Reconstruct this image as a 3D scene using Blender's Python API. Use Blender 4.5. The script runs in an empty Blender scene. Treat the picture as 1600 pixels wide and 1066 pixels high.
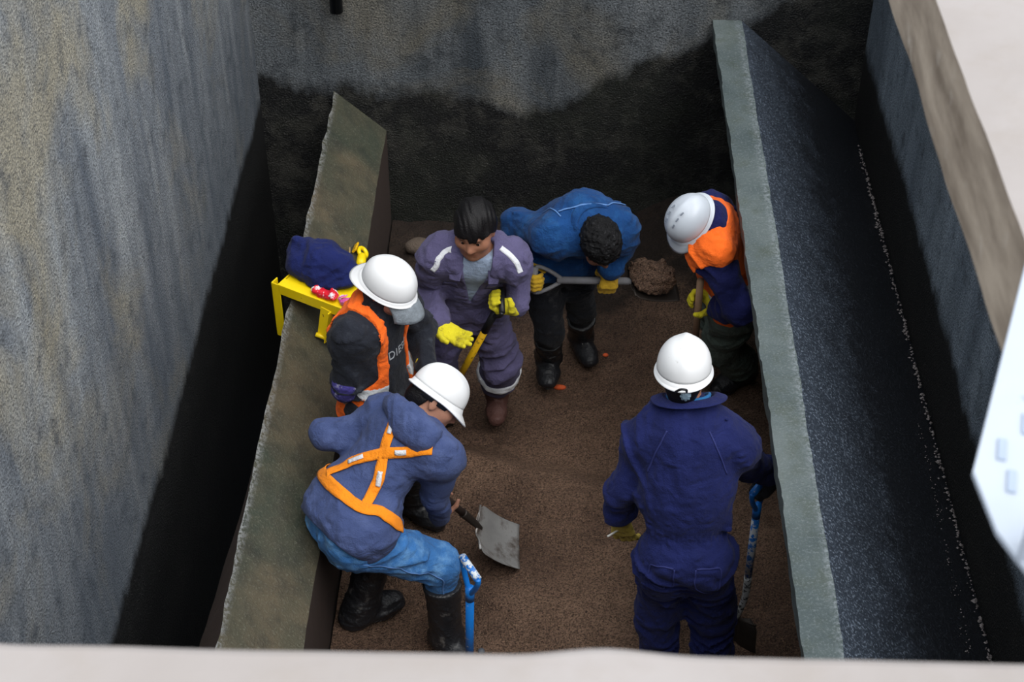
# Workers shovelling soil at the bottom of a concrete settling tank, seen from the coping above.
# Metres; X to the right, Y away from the photographer, Z up; soil surface near z = 0, coping at z = 4.1.
import bpy, math, random
import numpy as np
from mathutils import Vector, Matrix
from mathutils.bvhtree import BVHTree

random.seed(7)
COL = bpy.context.scene.collection
V = lambda *a: np.array(a, float)
def nrm(v):
    v = np.array(v, float)
    return v / max(np.linalg.norm(v), 1e-9)
def lerp(a, b, t): return np.array(a, float) * (1 - t) + np.array(b, float) * t
def orth(v, u):
    u = nrm(u); v = np.array(v, float)
    return nrm(v - u * (v @ u))
def rightv(f): return nrm([f[1], -f[0], 0])

# ------------------------------------------------------------------ materials
def srgb(r, g, b):
    def f(c):
        c /= 255.0
        return c / 12.92 if c <= .04045 else ((c + .055) / 1.055) ** 2.4
    return (f(r), f(g), f(b), 1)
class NT:
    def __init__(s, name):
        s.m = bpy.data.materials.new(name); s.m.use_nodes = True
        s.t = s.m.node_tree; s.b = s.t.nodes['Principled BSDF']
        s.co = s.n('ShaderNodeTexCoord').outputs['Object']
    def n(s, ty, **kw):
        x = s.t.nodes.new(ty)
        for k, v in kw.items(): setattr(x, k, v)
        return x
    def l(s, a, b): s.t.links.new(a, b)
    def mapping(s, scale):
        m = s.n('ShaderNodeMapping'); m.inputs['Scale'].default_value = scale; s.l(s.co, m.inputs['Vector']); return m.outputs[0]
    def noise(s, scale, detail=4, rough=.55, vec=None, dist=0):
        x = s.n('ShaderNodeTexNoise'); x.inputs['Scale'].default_value = scale; x.inputs['Detail'].default_value = detail
        x.inputs['Roughness'].default_value = rough; x.inputs['Distortion'].default_value = dist
        s.l(vec if vec is not None else s.co, x.inputs['Vector']); return x.outputs['Fac']
    def voro(s, scale, out='Distance', vec=None):
        x = s.n('ShaderNodeTexVoronoi'); x.inputs['Scale'].default_value = scale
        s.l(vec if vec is not None else s.co, x.inputs['Vector']); return x.outputs[out]
    def ramp(s, fac, stops):
        x = s.n('ShaderNodeValToRGB'); e = x.color_ramp.elements
        while len(e) < len(stops): e.new(.5)
        for el, (p, c) in zip(e, stops):
            el.position = p; el.color = c if isinstance(c, tuple) else (c, c, c, 1)
        s.l(fac, x.inputs['Fac']); return x.outputs['Color']
    def mix(s, fac, a, b, blend='MIX'):
        x = s.n('ShaderNodeMix', data_type='RGBA', blend_type=blend)
        for sock, v in ((x.inputs['Factor'], fac), (x.inputs['A'], a), (x.inputs['B'], b)):
            if isinstance(v, (int, float)): sock.default_value = v
            elif isinstance(v, tuple): sock.default_value = v
            else: s.l(v, sock)
        return x.outputs['Result']
    def math(s, op, a, b=0, c=0, clamp=False):
        x = s.n('ShaderNodeMath', operation=op, use_clamp=clamp)
        for i, v in enumerate((a, b, c)):
            if isinstance(v, (int, float)): x.inputs[i].default_value = v
            else: s.l(v, x.inputs[i])
        return x.outputs[0]
    def xyz(s):
        x = s.n('ShaderNodeSeparateXYZ'); s.l(s.co, x.inputs[0]); return x.outputs
    def bump(s, h, dist, strength=1.0, prev=None):
        x = s.n('ShaderNodeBump'); x.inputs['Distance'].default_value = dist; x.inputs['Strength'].default_value = strength
        s.l(h, x.inputs['Height'])
        if prev is not None: s.l(prev, x.inputs['Normal'])
        return x.outputs[0]
    def done(s, color=None, rough=.8, normal=None, spec=.5, metal=0, sheen=0):
        b = s.b
        for k, v in (('Base Color', color), ('Roughness', rough), ('Normal', normal), ('Metallic', metal), ('Specular IOR Level', spec)):
            if v is None: continue
            if isinstance(v, (int, float, tuple)): b.inputs[k].default_value = v
            else: s.l(v, b.inputs[k])
        if sheen: b.inputs['Sheen Weight'].default_value = sheen
        return s.m
def sc(c, k): return (c[0] * k, c[1] * k, c[2] * k, 1)

def cloth(name, c, var=.35, rough=.9, bump=.0015, fade=None, scale=7, grime=None):
    t = NT(name)
    n1 = t.noise(scale, 5, .6); n2 = t.noise(220, 2)
    col = t.mix(t.ramp(n1, [(.3, 0.0), (.7, 1.0)]), sc(c, 1 - var), sc(c, 1 + var * .5))
    if fade: col = t.mix(t.ramp(t.noise(scale * 1.7, 6, .65), [(.48, 0.0), (.75, 1.0)]), col, fade)
    if grime: col = t.mix(t.ramp(t.noise(13, 6, .7), [(.56, 0.0), (.68, 1.0)]), col, grime)
    col = t.mix(t.math('MULTIPLY', n2, .35), col, sc(c, .55))
    nm = t.bump(t.noise(13, 3, .5, None, 1.6), .016, .55); nm = t.bump(t.noise(55, 4), .004, 1, nm); nm = t.bump(n2, bump, 1, nm)
    return t.done(col, rough, nm, spec=.2, sheen=.05)
def plain(name, c, rough=.5, metal=0, var=.15, scale=25, bump=.0, spec=.5, wear=None, wear_at=(.55, .62), wscale=40):
    t = NT(name)
    n = t.noise(scale, 4)
    col = t.mix(n, sc(c, 1 - var), sc(c, 1 + var))
    rg = rough
    if wear:
        w = t.ramp(t.noise(wscale, 6, .65), [(wear_at[0], 0.0), (wear_at[1], 1.0)])
        col = t.mix(w, col, wear)
    nm = t.bump(t.noise(scale * 6, 3), bump) if bump else None
    return t.done(col, rg, nm, spec, metal)

def concrete(name, kind):
    t = NT(name)
    x, y, z = t.xyz()
    grain = t.noise(100, 3, .7); grit = t.voro(120); mid = t.noise(9, 6, .65); big = t.noise(1.6, 5, .6, dist=.6)
    streak = t.noise(1, 6, .62, t.mapping((5, 5, .7)), .3)
    if kind in ('left', 'back', 'right'):
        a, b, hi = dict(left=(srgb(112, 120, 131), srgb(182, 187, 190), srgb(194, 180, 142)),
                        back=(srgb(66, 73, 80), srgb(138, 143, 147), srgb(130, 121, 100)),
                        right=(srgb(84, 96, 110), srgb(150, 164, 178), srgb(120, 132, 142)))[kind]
        col = t.mix(t.ramp(streak, [(.3, 0.0), (.7, 1.0)]), a, b)
        col = t.mix(t.math('MULTIPLY', t.ramp(big, [(.48, 0.0), (.66, 1.0)]), .55), col, hi)
        col = t.mix(t.ramp(mid, [(.52, 0.0), (.72, .8)]), col, sc(a, .45))
        col = t.mix(t.ramp(grain, [(.35, .75), (.6, 0.0)]), col, sc(a, .3))
        # the sludge line: everything below it was soaked black
        lvl = {'left': .80, 'back': .93, 'right': 1.18}[kind]
        wob = t.math('MULTIPLY', t.math('SUBTRACT', t.noise(1.3, 6, .6, t.mapping((1, 1, .5))), .5), .75 if kind == 'back' else .22)
        wob = t.math('ADD', wob, t.math('MULTIPLY', t.math('SUBTRACT', t.noise(14, 4, .6, t.mapping((1, 1, .3))), .5), .12))
        h = t.math('ADD', z, wob)
        if kind == 'back':   # the line climbs towards the right-hand partition
            h = t.math('SUBTRACT', h, t.math('MULTIPLY', t.math('SMOOTH_MAX', t.math('SUBTRACT', x, .35), 0, .3), .62))
        if kind == 'left':   # bluer and darker towards the bottom, above the line
            low_blue = t.math('MULTIPLY', t.math('SUBTRACT', 2.05, t.math('ADD', z, t.math('MULTIPLY', t.math('SUBTRACT', streak, .5), 1.1))), 1.0, 0, True)
            col = t.mix(low_blue, col, t.mix(.62, col, srgb(64, 74, 86)))
        soak = t.ramp(t.math('SUBTRACT', h, lvl - .5), [(.44, 1.0), (.52, 0.0)])
        tar = t.mix(t.ramp(t.noise(5, 6, .7), [(.5, 0.0), (.75, 1.0)]), srgb(15, 16, 18), srgb(72, 71, 66) if kind == 'back' else srgb(30, 30, 30))
        tar = t.mix(t.ramp(grain, [(.56, 0.0), (.72, .7)]), tar, srgb(84, 84, 78))
        if kind == 'back':
            moss = t.ramp(t.noise(1.8, 5, .6), [(.45, 0.0), (.62, 1.0)])
            tar = t.mix(t.math('MULTIPLY', moss, .5), tar, srgb(42, 46, 38))
        col = t.mix(soak, col, tar)
        rough = t.mix(soak, (.8, .8, .8, 1), (.5, .5, .5, 1))
        nm = t.bump(mid, .014, .8); nm = t.bump(grain, .013, 1, nm); nm = t.bump(grit, .005, .8, nm)
        return t.done(col, rough, nm, spec=.35)
    if kind == 'olive':
        col = t.mix(t.ramp(big, [(.35, 0.0), (.65, 1.0)]), srgb(50, 58, 48), srgb(88, 79, 62))
        col = t.mix(t.ramp(mid, [(.45, 0.0), (.75, .8)]), col, srgb(42, 42, 37))
        col = t.mix(t.ramp(grain, [(.56, 0.0), (.72, .75)]), col, srgb(112, 112, 98))
        edge = t.math('MULTIPLY', t.math('SUBTRACT', .030, t.math('ABSOLUTE', t.math('ADD', x, 1.165))), 34, 0, True)
        col = t.mix(t.math('MULTIPLY', edge, t.ramp(t.noise(60, 4, .7), [(.42, 0.0), (.6, .9)])), col, srgb(146, 148, 150))
        nm = t.bump(mid, .01, .7); nm = t.bump(grain, .006, .8, nm)
        return t.done(col, .62, nm, spec=.4)
    if kind == 'partition_top':
        col = t.mix(t.ramp(big, [(.35, 0.0), (.65, 1.0)]), srgb(72, 84, 86), srgb(104, 114, 114))
        col = t.mix(t.ramp(mid, [(.48, 0.0), (.75, .7)]), col, srgb(70, 78, 64))
        col = t.mix(t.ramp(grain, [(.52, 0.0), (.72, .6)]), col, srgb(134, 142, 144))
        edge = t.math('MULTIPLY', t.math('SUBTRACT', .03, t.math('ABSOLUTE', t.math('SUBTRACT', x, .985))), 34, 0, True)
        col = t.mix(t.math('MULTIPLY', edge, t.ramp(t.noise(60, 4, .7), [(.46, 0.0), (.62, .8)])), col, srgb(142, 150, 156))
        nm = t.bump(mid, .01, .7); nm = t.bump(grain, .007, .8, nm)
        return t.done(col, .6, nm, spec=.45)
    if kind == 'tar':
        col = t.mix(t.ramp(big, [(.35, 0.0), (.7, 1.0)]), srgb(25, 30, 38), srgb(52, 60, 74))
        upper_grey = t.math('MULTIPLY', t.math('SUBTRACT', 1.36, t.math('ADD', x, t.math('MULTIPLY', t.math('SUBTRACT', mid, .5), .5))), 2.4, 0, True)  # grey along the upper part, fading to black towards the gutter
        col = t.mix(t.math('MULTIPLY', upper_grey, .6, 0, True), sc(srgb(17, 20, 26), 1), srgb(66, 76, 90))
        col = t.mix(t.math('MULTIPLY', t.ramp(grain, [(.53, 0.0), (.66, 1.0)]), t.math('MULTIPLY_ADD', upper_grey, .9, .10, True)), col, srgb(130, 142, 158))
        nm = t.bump(mid, .008, .7); nm = t.bump(grain, .006, .8, nm)
        return t.done(col, .5, nm, spec=.4)
    if kind == 'pale':
        col = t.mix(t.ramp(big, [(.3, 0.0), (.7, 1.0)]), srgb(134, 128, 125), srgb(150, 145, 144))
        col = t.mix(t.ramp(mid, [(.5, 0.0), (.8, .5)]), col, srgb(132, 124, 117))
        return t.done(col, .85, t.bump(mid, .006, .6), spec=.3)
    if kind == 'beam':
        s1 = t.noise(1, 5, .6, t.mapping((8, 3, 12)))
        col = t.mix(t.ramp(s1, [(.35, 0.0), (.65, 1.0)]), srgb(112, 99, 86), srgb(168, 154, 138))
        col = t.mix(t.ramp(mid, [(.6, 0.0), (.75, .7)]), col, srgb(186, 178, 168))
        return t.done(col, .85, t.bump(mid, .008, .6), spec=.3)
def soil_mat(name='brown_granular_soil'):
    t = NT(name)
    big = t.noise(1.7, 4, .6); fine = t.noise(120, 3, .7); g = t.voro(170, 'Color'); gd = t.voro(170)
    col = t.mix(t.ramp(big, [(.35, 0.0), (.68, 1.0)]), srgb(100, 78, 65), srgb(142, 114, 95))
    sep = t.n('ShaderNodeSeparateColor'); t.l(g, sep.inputs[0])
    col = t.mix(t.ramp(sep.outputs[0], [(.0, .75), (.5, 0.0)]), col, srgb(44, 33, 28))
    col = t.mix(t.ramp(sep.outputs[1], [(.84, 0.0), (.98, .5)]), col, srgb(150, 122, 98))
    col = t.mix(t.ramp(fine, [(.35, .6), (.55, 0.0)]), col, srgb(30, 21, 18))
    x, y, z = t.xyz()
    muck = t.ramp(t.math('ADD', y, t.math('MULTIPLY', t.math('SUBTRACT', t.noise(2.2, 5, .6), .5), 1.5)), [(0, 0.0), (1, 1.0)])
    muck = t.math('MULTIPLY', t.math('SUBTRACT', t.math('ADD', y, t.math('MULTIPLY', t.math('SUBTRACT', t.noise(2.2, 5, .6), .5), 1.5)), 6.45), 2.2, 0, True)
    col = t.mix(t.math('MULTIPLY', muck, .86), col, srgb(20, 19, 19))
    nm = t.bump(t.noise(26, 5, .7), .022, .9); nm = t.bump(gd, .006, .9, nm)
    return t.done(col, .9, nm, spec=.25)
def attr_mat(name, attr, rough=.55):
    t = NT(name)
    a = t.n('ShaderNodeAttribute'); a.attribute_name = attr
    col = t.mix(t.math('MULTIPLY', t.noise(90, 3), .25), a.outputs['Color'], srgb(110, 70, 52))
    return t.done(col, rough, t.bump(t.noise(140, 2), .001), spec=.4)

M = {}
M['left'] = concrete('rough_plaster_pale_side', 'left'); M['back'] = concrete('rough_plaster_back', 'back'); M['right'] = concrete('rough_plaster_right', 'right')
M['olive'] = concrete('mossy_concrete', 'olive'); M['ptop'] = concrete('grey_partition_concrete', 'partition_top'); M['tar'] = concrete('tarred_concrete', 'tar')
M['pale'] = concrete('pale_coping_concrete', 'pale'); M['beam'] = concrete('weathered_beam_side', 'beam')
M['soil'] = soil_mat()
M['clod'] = plain('damp_brown_crust', srgb(58, 42, 35), .9, var=.4, scale=40, bump=.01)
M['skin'] = attr_mat('skin', 'tint')
M['white_plastic'] = plain('white_helmet_shell', srgb(232, 233, 235), .32, var=.03, wear=srgb(190, 190, 186), wear_at=(.66, .74), wscale=14)
M['grey_plastic'] = plain('pale_grey_helmet_shell', srgb(196, 203, 213), .32, var=.03, wear=srgb(160, 164, 170), wear_at=(.66, .74), wscale=14)
M['black_plastic'] = plain('black_plastic', srgb(24, 25, 28), .5)
M['knob'] = plain('grey_blue_knob', srgb(120, 142, 160), .5)
M['navy'] = cloth('navy_coverall_cotton', srgb(30, 38, 92), .3)
M['navy_dark'] = cloth('navy_sweatshirt_fleece', srgb(27, 32, 84), .3)
M['hoodie'] = cloth('washed_blue_hoodie_fleece', srgb(68, 82, 126), .22, fade=srgb(84, 98, 142))
M['jeans'] = cloth('blue_jeans_denim', srgb(62, 118, 182), .3, fade=srgb(120, 168, 212))
M['denim'] = cloth('blue_denim_jacket', srgb(20, 64, 118), .3, fade=srgb(36, 88, 142))
M['purple'] = cloth('purple_grey_coverall_cotton', srgb(92, 87, 122), .25)
M['black_cloth'] = cloth('black_sweatshirt_cotton', srgb(34, 37, 46), .3, grime=srgb(58, 62, 70))
M['black_trouser'] = cloth('black_work_trouser', srgb(26, 28, 34), .3, grime=srgb(66, 66, 68))
M['green_trouser'] = cloth('dark_green_trouser', srgb(82, 94, 86), .3)
M['violet'] = cloth('violet_inner_sleeve', srgb(66, 60, 130), .3, grime=srgb(190, 190, 200))
M['orange'] = cloth('orange_safety_mesh', srgb(255, 112, 36), .1)
M['amber'] = cloth('amber_webbing', srgb(255, 148, 32), .08)
M['silver'] = cloth('silver_reflective_tape', srgb(196, 200, 204), .18)
M['white_tape'] = cloth('white_reflective_tape', srgb(226, 228, 234), .08)
M['tshirt'] = cloth('pale_blue_tshirt', srgb(150, 166, 190), .15)
M['collar_blue'] = cloth('bright_blue_shirt', srgb(50, 120, 180), .15)
M['collar_white'] = cloth('white_striped_shirt', srgb(214, 214, 222), .1)
M['yellow_glove'] = cloth('yellow_work_glove', srgb(226, 212, 46), .22, grime=srgb(140, 126, 40))
M['ochre_glove'] = cloth('ochre_work_glove', srgb(214, 172, 50), .25, grime=srgb(128, 100, 44))
M['dirty_glove'] = cloth('dirty_yellow_glove', srgb(212, 186, 84), .35, grime=srgb(84, 70, 40))
M['rubber'] = plain('black_rubber_boot', srgb(30, 31, 35), .42, var=.4, scale=14, bump=.004, wear=srgb(92, 90, 88), wear_at=(.6, .72), wscale=20)
M['brown_boot'] = plain('muddy_brown_boot', srgb(86, 56, 50), .65, var=.35, scale=20, bump=.004)
M['hair'] = plain('black_hair', srgb(14, 12, 14), .5, var=.5, scale=30, bump=.003, spec=.25)
M['grey_hair'] = plain('greying_black_hair', srgb(18, 18, 20), .55, var=.5, scale=40, bump=.006, spec=.2, wear=srgb(78, 78, 82), wear_at=(.58, .74), wscale=90)
M['cap_grey'] = cloth('dusty_grey_cap', srgb(128, 136, 144), .3, scale=40)
M['goggle'] = plain('black_goggle_band', srgb(18, 20, 24), .35)
M['letter'] = plain('grey_print', srgb(150, 154, 160), .7)
M['seam'] = plain('pale_stitching', srgb(84, 124, 180), .8)
M['navy_seam'] = plain('navy_stitching', srgb(38, 46, 106), .8)
M['blue_paint'] = plain('blue_enamel', srgb(22, 118, 208), .38, var=.12, wear=srgb(188, 196, 202), wear_at=(.64, .68), wscale=45)
M['blue_worn'] = plain('worn_blue_enamel', srgb(22, 112, 200), .42, var=.12, wear=srgb(206, 212, 216), wear_at=(.47, .52), wscale=38)
M['blue_bare'] = plain('scraped_socket', srgb(192, 198, 202), .5, wear=srgb(40, 46, 54), wear_at=(.5, .55), wscale=60)
M['yellow_paint'] = plain('yellow_enamel', srgb(246, 214, 14), .42, var=.06, wear=srgb(122, 70, 22), wear_at=(.66, .7), wscale=24)
M['yellow_worn'] = plain('worn_yellow_enamel', srgb(226, 176, 22), .45, wear=srgb(70, 56, 30), wear_at=(.58, .62), wscale=40)
M['steel'] = plain('worn_blade_steel', srgb(158, 157, 156), .30, metal=.4, var=.45, scale=9, wear=srgb(84, 72, 64), wear_at=(.5, .66), wscale=9)
M['dark_steel'] = plain('muddy_dark_steel', srgb(58, 52, 48), .5, metal=.5, var=.4, scale=12)
M['wood_grey'] = plain('weathered_grey_wood', srgb(122, 122, 126), .7, var=.3, scale=18)
M['wood_brown'] = plain('dark_brown_wood', srgb(62, 50, 46), .55, var=.3, scale=18)
M['wood_pale'] = plain('pale_brown_wood', srgb(150, 120, 96), .6, var=.3, scale=18)
M['red_bag'] = plain('red_snack_foil', srgb(214, 32, 48), .3, var=.1, scale=40, wear=srgb(238, 226, 232), wear_at=(.57, .6), wscale=26)
M['pink_bag'] = plain('pink_snack_foil', srgb(218, 96, 168), .3, var=.2, scale=40, wear=srgb(244, 232, 240), wear_at=(.57, .6), wscale=30)
M['towel'] = cloth('navy_fleece', srgb(24, 34, 88), .35)
M['rope'] = plain('old_rope', srgb(150, 126, 84), .85)
M['brick'] = plain('orange_brick_chip', srgb(216, 92, 44), .75, var=.3, scale=60)
M['stone'] = plain('muddy_stone', srgb(92, 80, 70), .85, var=.4, scale=20, bump=.01)
M['pebble'] = plain('dark_blue_pebble', srgb(84, 88, 96), .6, var=.4, scale=30)
M['grit'] = plain('pale_grit', srgb(112, 106, 106), .6, var=.5, scale=60)
M['pipe'] = plain('black_pipe', srgb(16, 20, 28), .4)
M['white_metal'] = plain('white_painted_metal', srgb(160, 168, 180), .5, var=.04, wear=srgb(132, 144, 164), wear_at=(.6, .66), wscale=12)
M['groove'] = plain('grey_blue_groove', srgb(142, 154, 172), .6)
M['vent'] = plain('grey_vent', srgb(120, 128, 140), .6)
M['rust'] = plain('rusty_brown_iron', srgb(98, 62, 48), .8, var=.4)
M['paper'] = plain('white_paper', srgb(232, 230, 224), .8)
M['lens'] = plain('eye_white', srgb(206, 196, 188), .25)
M['iris'] = plain('dark_eye', srgb(22, 14, 12), .2)

# ------------------------------------------------------------------ objects
def link(o, parent=None):
    COL.objects.link(o)
    if parent is not None: o.parent = parent
    return o
def tag(o, label=None, cat=None, group=None, kind=None):
    for k, v in (('label', label), ('category', cat), ('group', group), ('kind', kind)):
        if v: o[k] = v
    return o
def empty(name, loc, label, cat, group=None):
    o = bpy.data.objects.new(name, None); o.location = loc; o.empty_display_size = .1
    link(o); bpy.context.view_layer.update()
    return tag(o, label, cat, group)
def mk(name, verts, faces, mat, parent=None, smooth=True, tint=None):
    """One mesh object from world-space vertices; a part is stored relative to its thing."""
    verts = np.asarray(verts, np.float64)
    p = parent; off = np.zeros(3)
    while p is not None:
        off += np.array(p.location); p = p.parent
    verts = verts - off
    me = bpy.data.meshes.new(name)
    if isinstance(faces, np.ndarray):
        nf, w = faces.shape
        me.vertices.add(len(verts)); me.vertices.foreach_set('co', verts.astype(np.float32).ravel())
        me.loops.add(nf * w); me.loops.foreach_set('vertex_index', faces.astype(np.int32).ravel())
        me.polygons.add(nf); me.polygons.foreach_set('loop_start', np.arange(0, nf * w, w, dtype=np.int32))
        me.update(calc_edges=True)
    else:
        me.from_pydata([tuple(v) for v in verts], [], faces); me.update()
    me.polygons.foreach_set('use_smooth', [smooth] * len(me.polygons))
    if tint is not None:
        a = me.color_attributes.new('tint', 'FLOAT_COLOR', 'POINT'); a.data.foreach_set('color', np.asarray(tint, np.float32).ravel())
    for x in (mat if isinstance(mat, (list, tuple)) else [mat]): me.materials.append(x)
    me.update()
    return link(bpy.data.objects.new(name, me), parent)
def solid(o, th, off=0):
    m = o.modifiers.new('s', 'SOLIDIFY'); m.thickness = th; m.offset = off; return o
def bev(o, w, seg=2):
    m = o.modifiers.new('b', 'BEVEL'); m.width = w; m.segments = seg; m.limit_method = 'ANGLE'; return o

# ------------------------------------------------------------------ value noise
def _h(i, seed):
    n = (i[..., 0] * 374761393 + i[..., 1] * 668265263 + i[..., 2] * 2147483647 + seed * 974711) & 0xffffffff
    n = ((n ^ (n >> 13)) * 1274126177) & 0xffffffff
    return ((n ^ (n >> 16)) & 0xffff) / 65535.0
def vnoise(P, seed=0):
    P = np.asarray(P, float); i = np.floor(P).astype(np.int64); f = P - i; f = f * f * (3 - 2 * f)
    r = 0
    for a in (0, 1):
        for b in (0, 1):
            for c in (0, 1):
                w = (f[..., 0] if a else 1 - f[..., 0]) * (f[..., 1] if b else 1 - f[..., 1]) * (f[..., 2] if c else 1 - f[..., 2])
                r = r + w * _h(i + np.array([a, b, c]), seed)
    return r
def fbm(P, seed=0, oct=4):
    r = 0; a = .5; P = np.asarray(P, float)
    for k in range(oct):
        r = r + a * vnoise(P * 2 ** k + 17.3 * k, seed + k); a *= .5
    return r

# ------------------------------------------------------------------ distance-field modelling
def cap(a, b, ra, rb=None, k=.03, flat=None): return ('c', np.array(a, float), np.array(b, float), ra, ra if rb is None else rb, k, flat, 1)
def ell(c, radii, axes=None, k=.03): return ('e', np.array(c, float), np.array(radii, float), np.array(axes if axes is not None else np.eye(3), float), k, 1)
def cut(p): return p[:-1] + (-1,)
def pbounds(p):
    if p[0] == 'c':
        r = max(p[3], p[4]); return np.minimum(p[1], p[2]) - r, np.maximum(p[1], p[2]) + r
    r = p[2].max(); return p[1] - r, p[1] + r
class Field:
    def __init__(s, prims, h=.007, pad=.03):
        B = [pbounds(p) for p in prims if p[-1] > 0]
        s.h = h; s.o = np.min([b[0] for b in B], 0) - pad; hi = np.max([b[1] for b in B], 0) + pad
        s.n = np.ceil((hi - s.o) / h).astype(int) + 1
        s.D = np.full(s.n, .5, np.float32)
        s.ax = [(s.o[i] + h * np.arange(s.n[i])).astype(np.float32) for i in range(3)]
        for p in prims: s.add(p)
    def add(s, p):
        k = p[-3] if p[0] == 'c' else p[-2]
        lo, hi = pbounds(p); m = max(k, .03) + .03
        i0 = np.clip(((lo - m - s.o) / s.h).astype(int), 0, s.n); i1 = np.clip(((hi + m - s.o) / s.h).astype(int) + 2, 0, s.n)
        if (i1 <= i0).any(): return
        sl = tuple(slice(a, b) for a, b in zip(i0, i1))
        X = s.ax[0][sl[0]][:, None, None]; Y = s.ax[1][sl[1]][None, :, None]; Z = s.ax[2][sl[2]][None, None, :]
        if p[0] == 'c':
            _, a, b, ra, rb, k, flat, sg = p
            ab = b - a; px, py, pz = X - a[0], Y - a[1], Z - a[2]
            if flat is not None:
                ax, f = flat; ax = nrm(ax)
                c = (px * ax[0] + py * ax[1] + pz * ax[2]) * (f - 1)
                px, py, pz = px + c * ax[0], py + c * ax[1], pz + c * ax[2]
                ab = ab + ax * (ab @ ax) * (f - 1)
            L2 = max(ab @ ab, 1e-9)
            t = np.clip((px * ab[0] + py * ab[1] + pz * ab[2]) / L2, 0, 1)
            d = np.sqrt((px - t * ab[0]) ** 2 + (py - t * ab[1]) ** 2 + (pz - t * ab[2]) ** 2) - (ra + (rb - ra) * t)
        else:
            _, c, rad, A, k, sg = p
            px, py, pz = X - c[0], Y - c[1], Z - c[2]
            q = [(px * A[i][0] + py * A[i][1] + pz * A[i][2]) / rad[i] for i in range(3)]
            k0 = np.sqrt(q[0] ** 2 + q[1] ** 2 + q[2] ** 2)
            k1 = np.sqrt((q[0] / rad[0]) ** 2 + (q[1] / rad[1]) ** 2 + (q[2] / rad[2]) ** 2)
            d = k0 * (k0 - 1) / np.maximum(k1, 1e-6)
        S = s.D[sl]
        if sg > 0:
            hh = np.maximum(k - np.abs(S - d), 0) / k; s.D[sl] = np.minimum(S, d) - hh * hh * k * .25
        else:
            d = -d; hh = np.maximum(k - np.abs(S - d), 0) / k; s.D[sl] = np.maximum(S, d) + hh * hh * k * .25
    def band(s, w=.04):
        I = np.nonzero(np.abs(s.D) < w)
        return I, np.stack([s.ax[i][I[i]] for i in range(3)], -1).astype(float)
    def warp(s, fn, w=.04):
        I, P = s.band(w); s.D[I] += fn(P).astype(np.float32); return s
    def clip(s, fn):
        """keep where fn(P) < 0"""
        I = np.nonzero(s.D < .05); P = np.stack([s.ax[i][I[i]] for i in range(3)], -1).astype(float)
        s.D[I] = np.maximum(s.D[I], fn(P)).astype(np.float32); return s
    def net(s):
        D = s.D; D[0] = D[-1] = .5; D[:, 0] = D[:, -1] = .5; D[:, :, 0] = D[:, :, -1] = .5
        S = D < 0; c = np.zeros(s.n - 1, np.int8)
        offs = [(a, b, d) for a in (0, 1) for b in (0, 1) for d in (0, 1)]
        for a, b, d in offs: c += S[a:s.n[0] - 1 + a, b:s.n[1] - 1 + b, d:s.n[2] - 1 + d]
        idx = np.argwhere((c > 0) & (c < 8)); ids = np.full(s.n - 1, -1, np.int32); ids[tuple(idx.T)] = np.arange(len(idx))
        vals = [D[idx[:, 0] + a, idx[:, 1] + b, idx[:, 2] + d] for a, b, d in offs]
        acc = np.zeros((len(idx), 3)); cnt = np.zeros(len(idx))
        for i in range(8):
            for j in range(i + 1, 8):
                df = np.array(offs[j]) - np.array(offs[i])
                if np.abs(df).sum() != 1: continue
                m = (vals[i] < 0) != (vals[j] < 0)
                t = vals[i][m] / (vals[i][m] - vals[j][m])
                acc[m] += np.array(offs[i]) + t[:, None] * df; cnt[m] += 1
        verts = s.o + s.h * (idx + acc / cnt[:, None])
        F = []
        for ax in range(3):
            a, b = (ax + 1) % 3, (ax + 2) % 3
            s0 = [slice(None)] * 3; s1 = [slice(None)] * 3; s0[ax] = slice(0, -1); s1[ax] = slice(1, None)
            g = np.argwhere(S[tuple(s0)] != S[tuple(s1)])
            if not len(g): continue
            ins = S[tuple(g.T)]
            q = []
            for da, db in ((-1, -1), (0, -1), (0, 0), (-1, 0)):
                cc = g.copy(); cc[:, a] += da; cc[:, b] += db; q.append(ids[tuple(cc.T)])
            q = np.stack(q, 1); q[~ins] = q[~ins][:, ::-1]; F.append(q)
        F = np.concatenate(F); return verts, F[(F >= 0).all(1)]
    def obj(s, name, mat, parent=None, smooth_it=1, **kw):
        v, f = s.net()
        for _ in range(smooth_it):
            e = np.concatenate([f[:, [0, 1]], f[:, [1, 2]], f[:, [2, 3]], f[:, [3, 0]]])
            sm = np.zeros_like(v); ct = np.zeros(len(v)); np.add.at(sm, e[:, 0], v[e[:, 1]]); np.add.at(ct, e[:, 0], 1)
            v = v * .5 + .5 * sm / np.maximum(ct, 1)[:, None]
        t = kw.pop('tint_fn', None)
        return mk(name, v, f, mat, parent, tint=t(v) if t else None, **kw)

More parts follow.
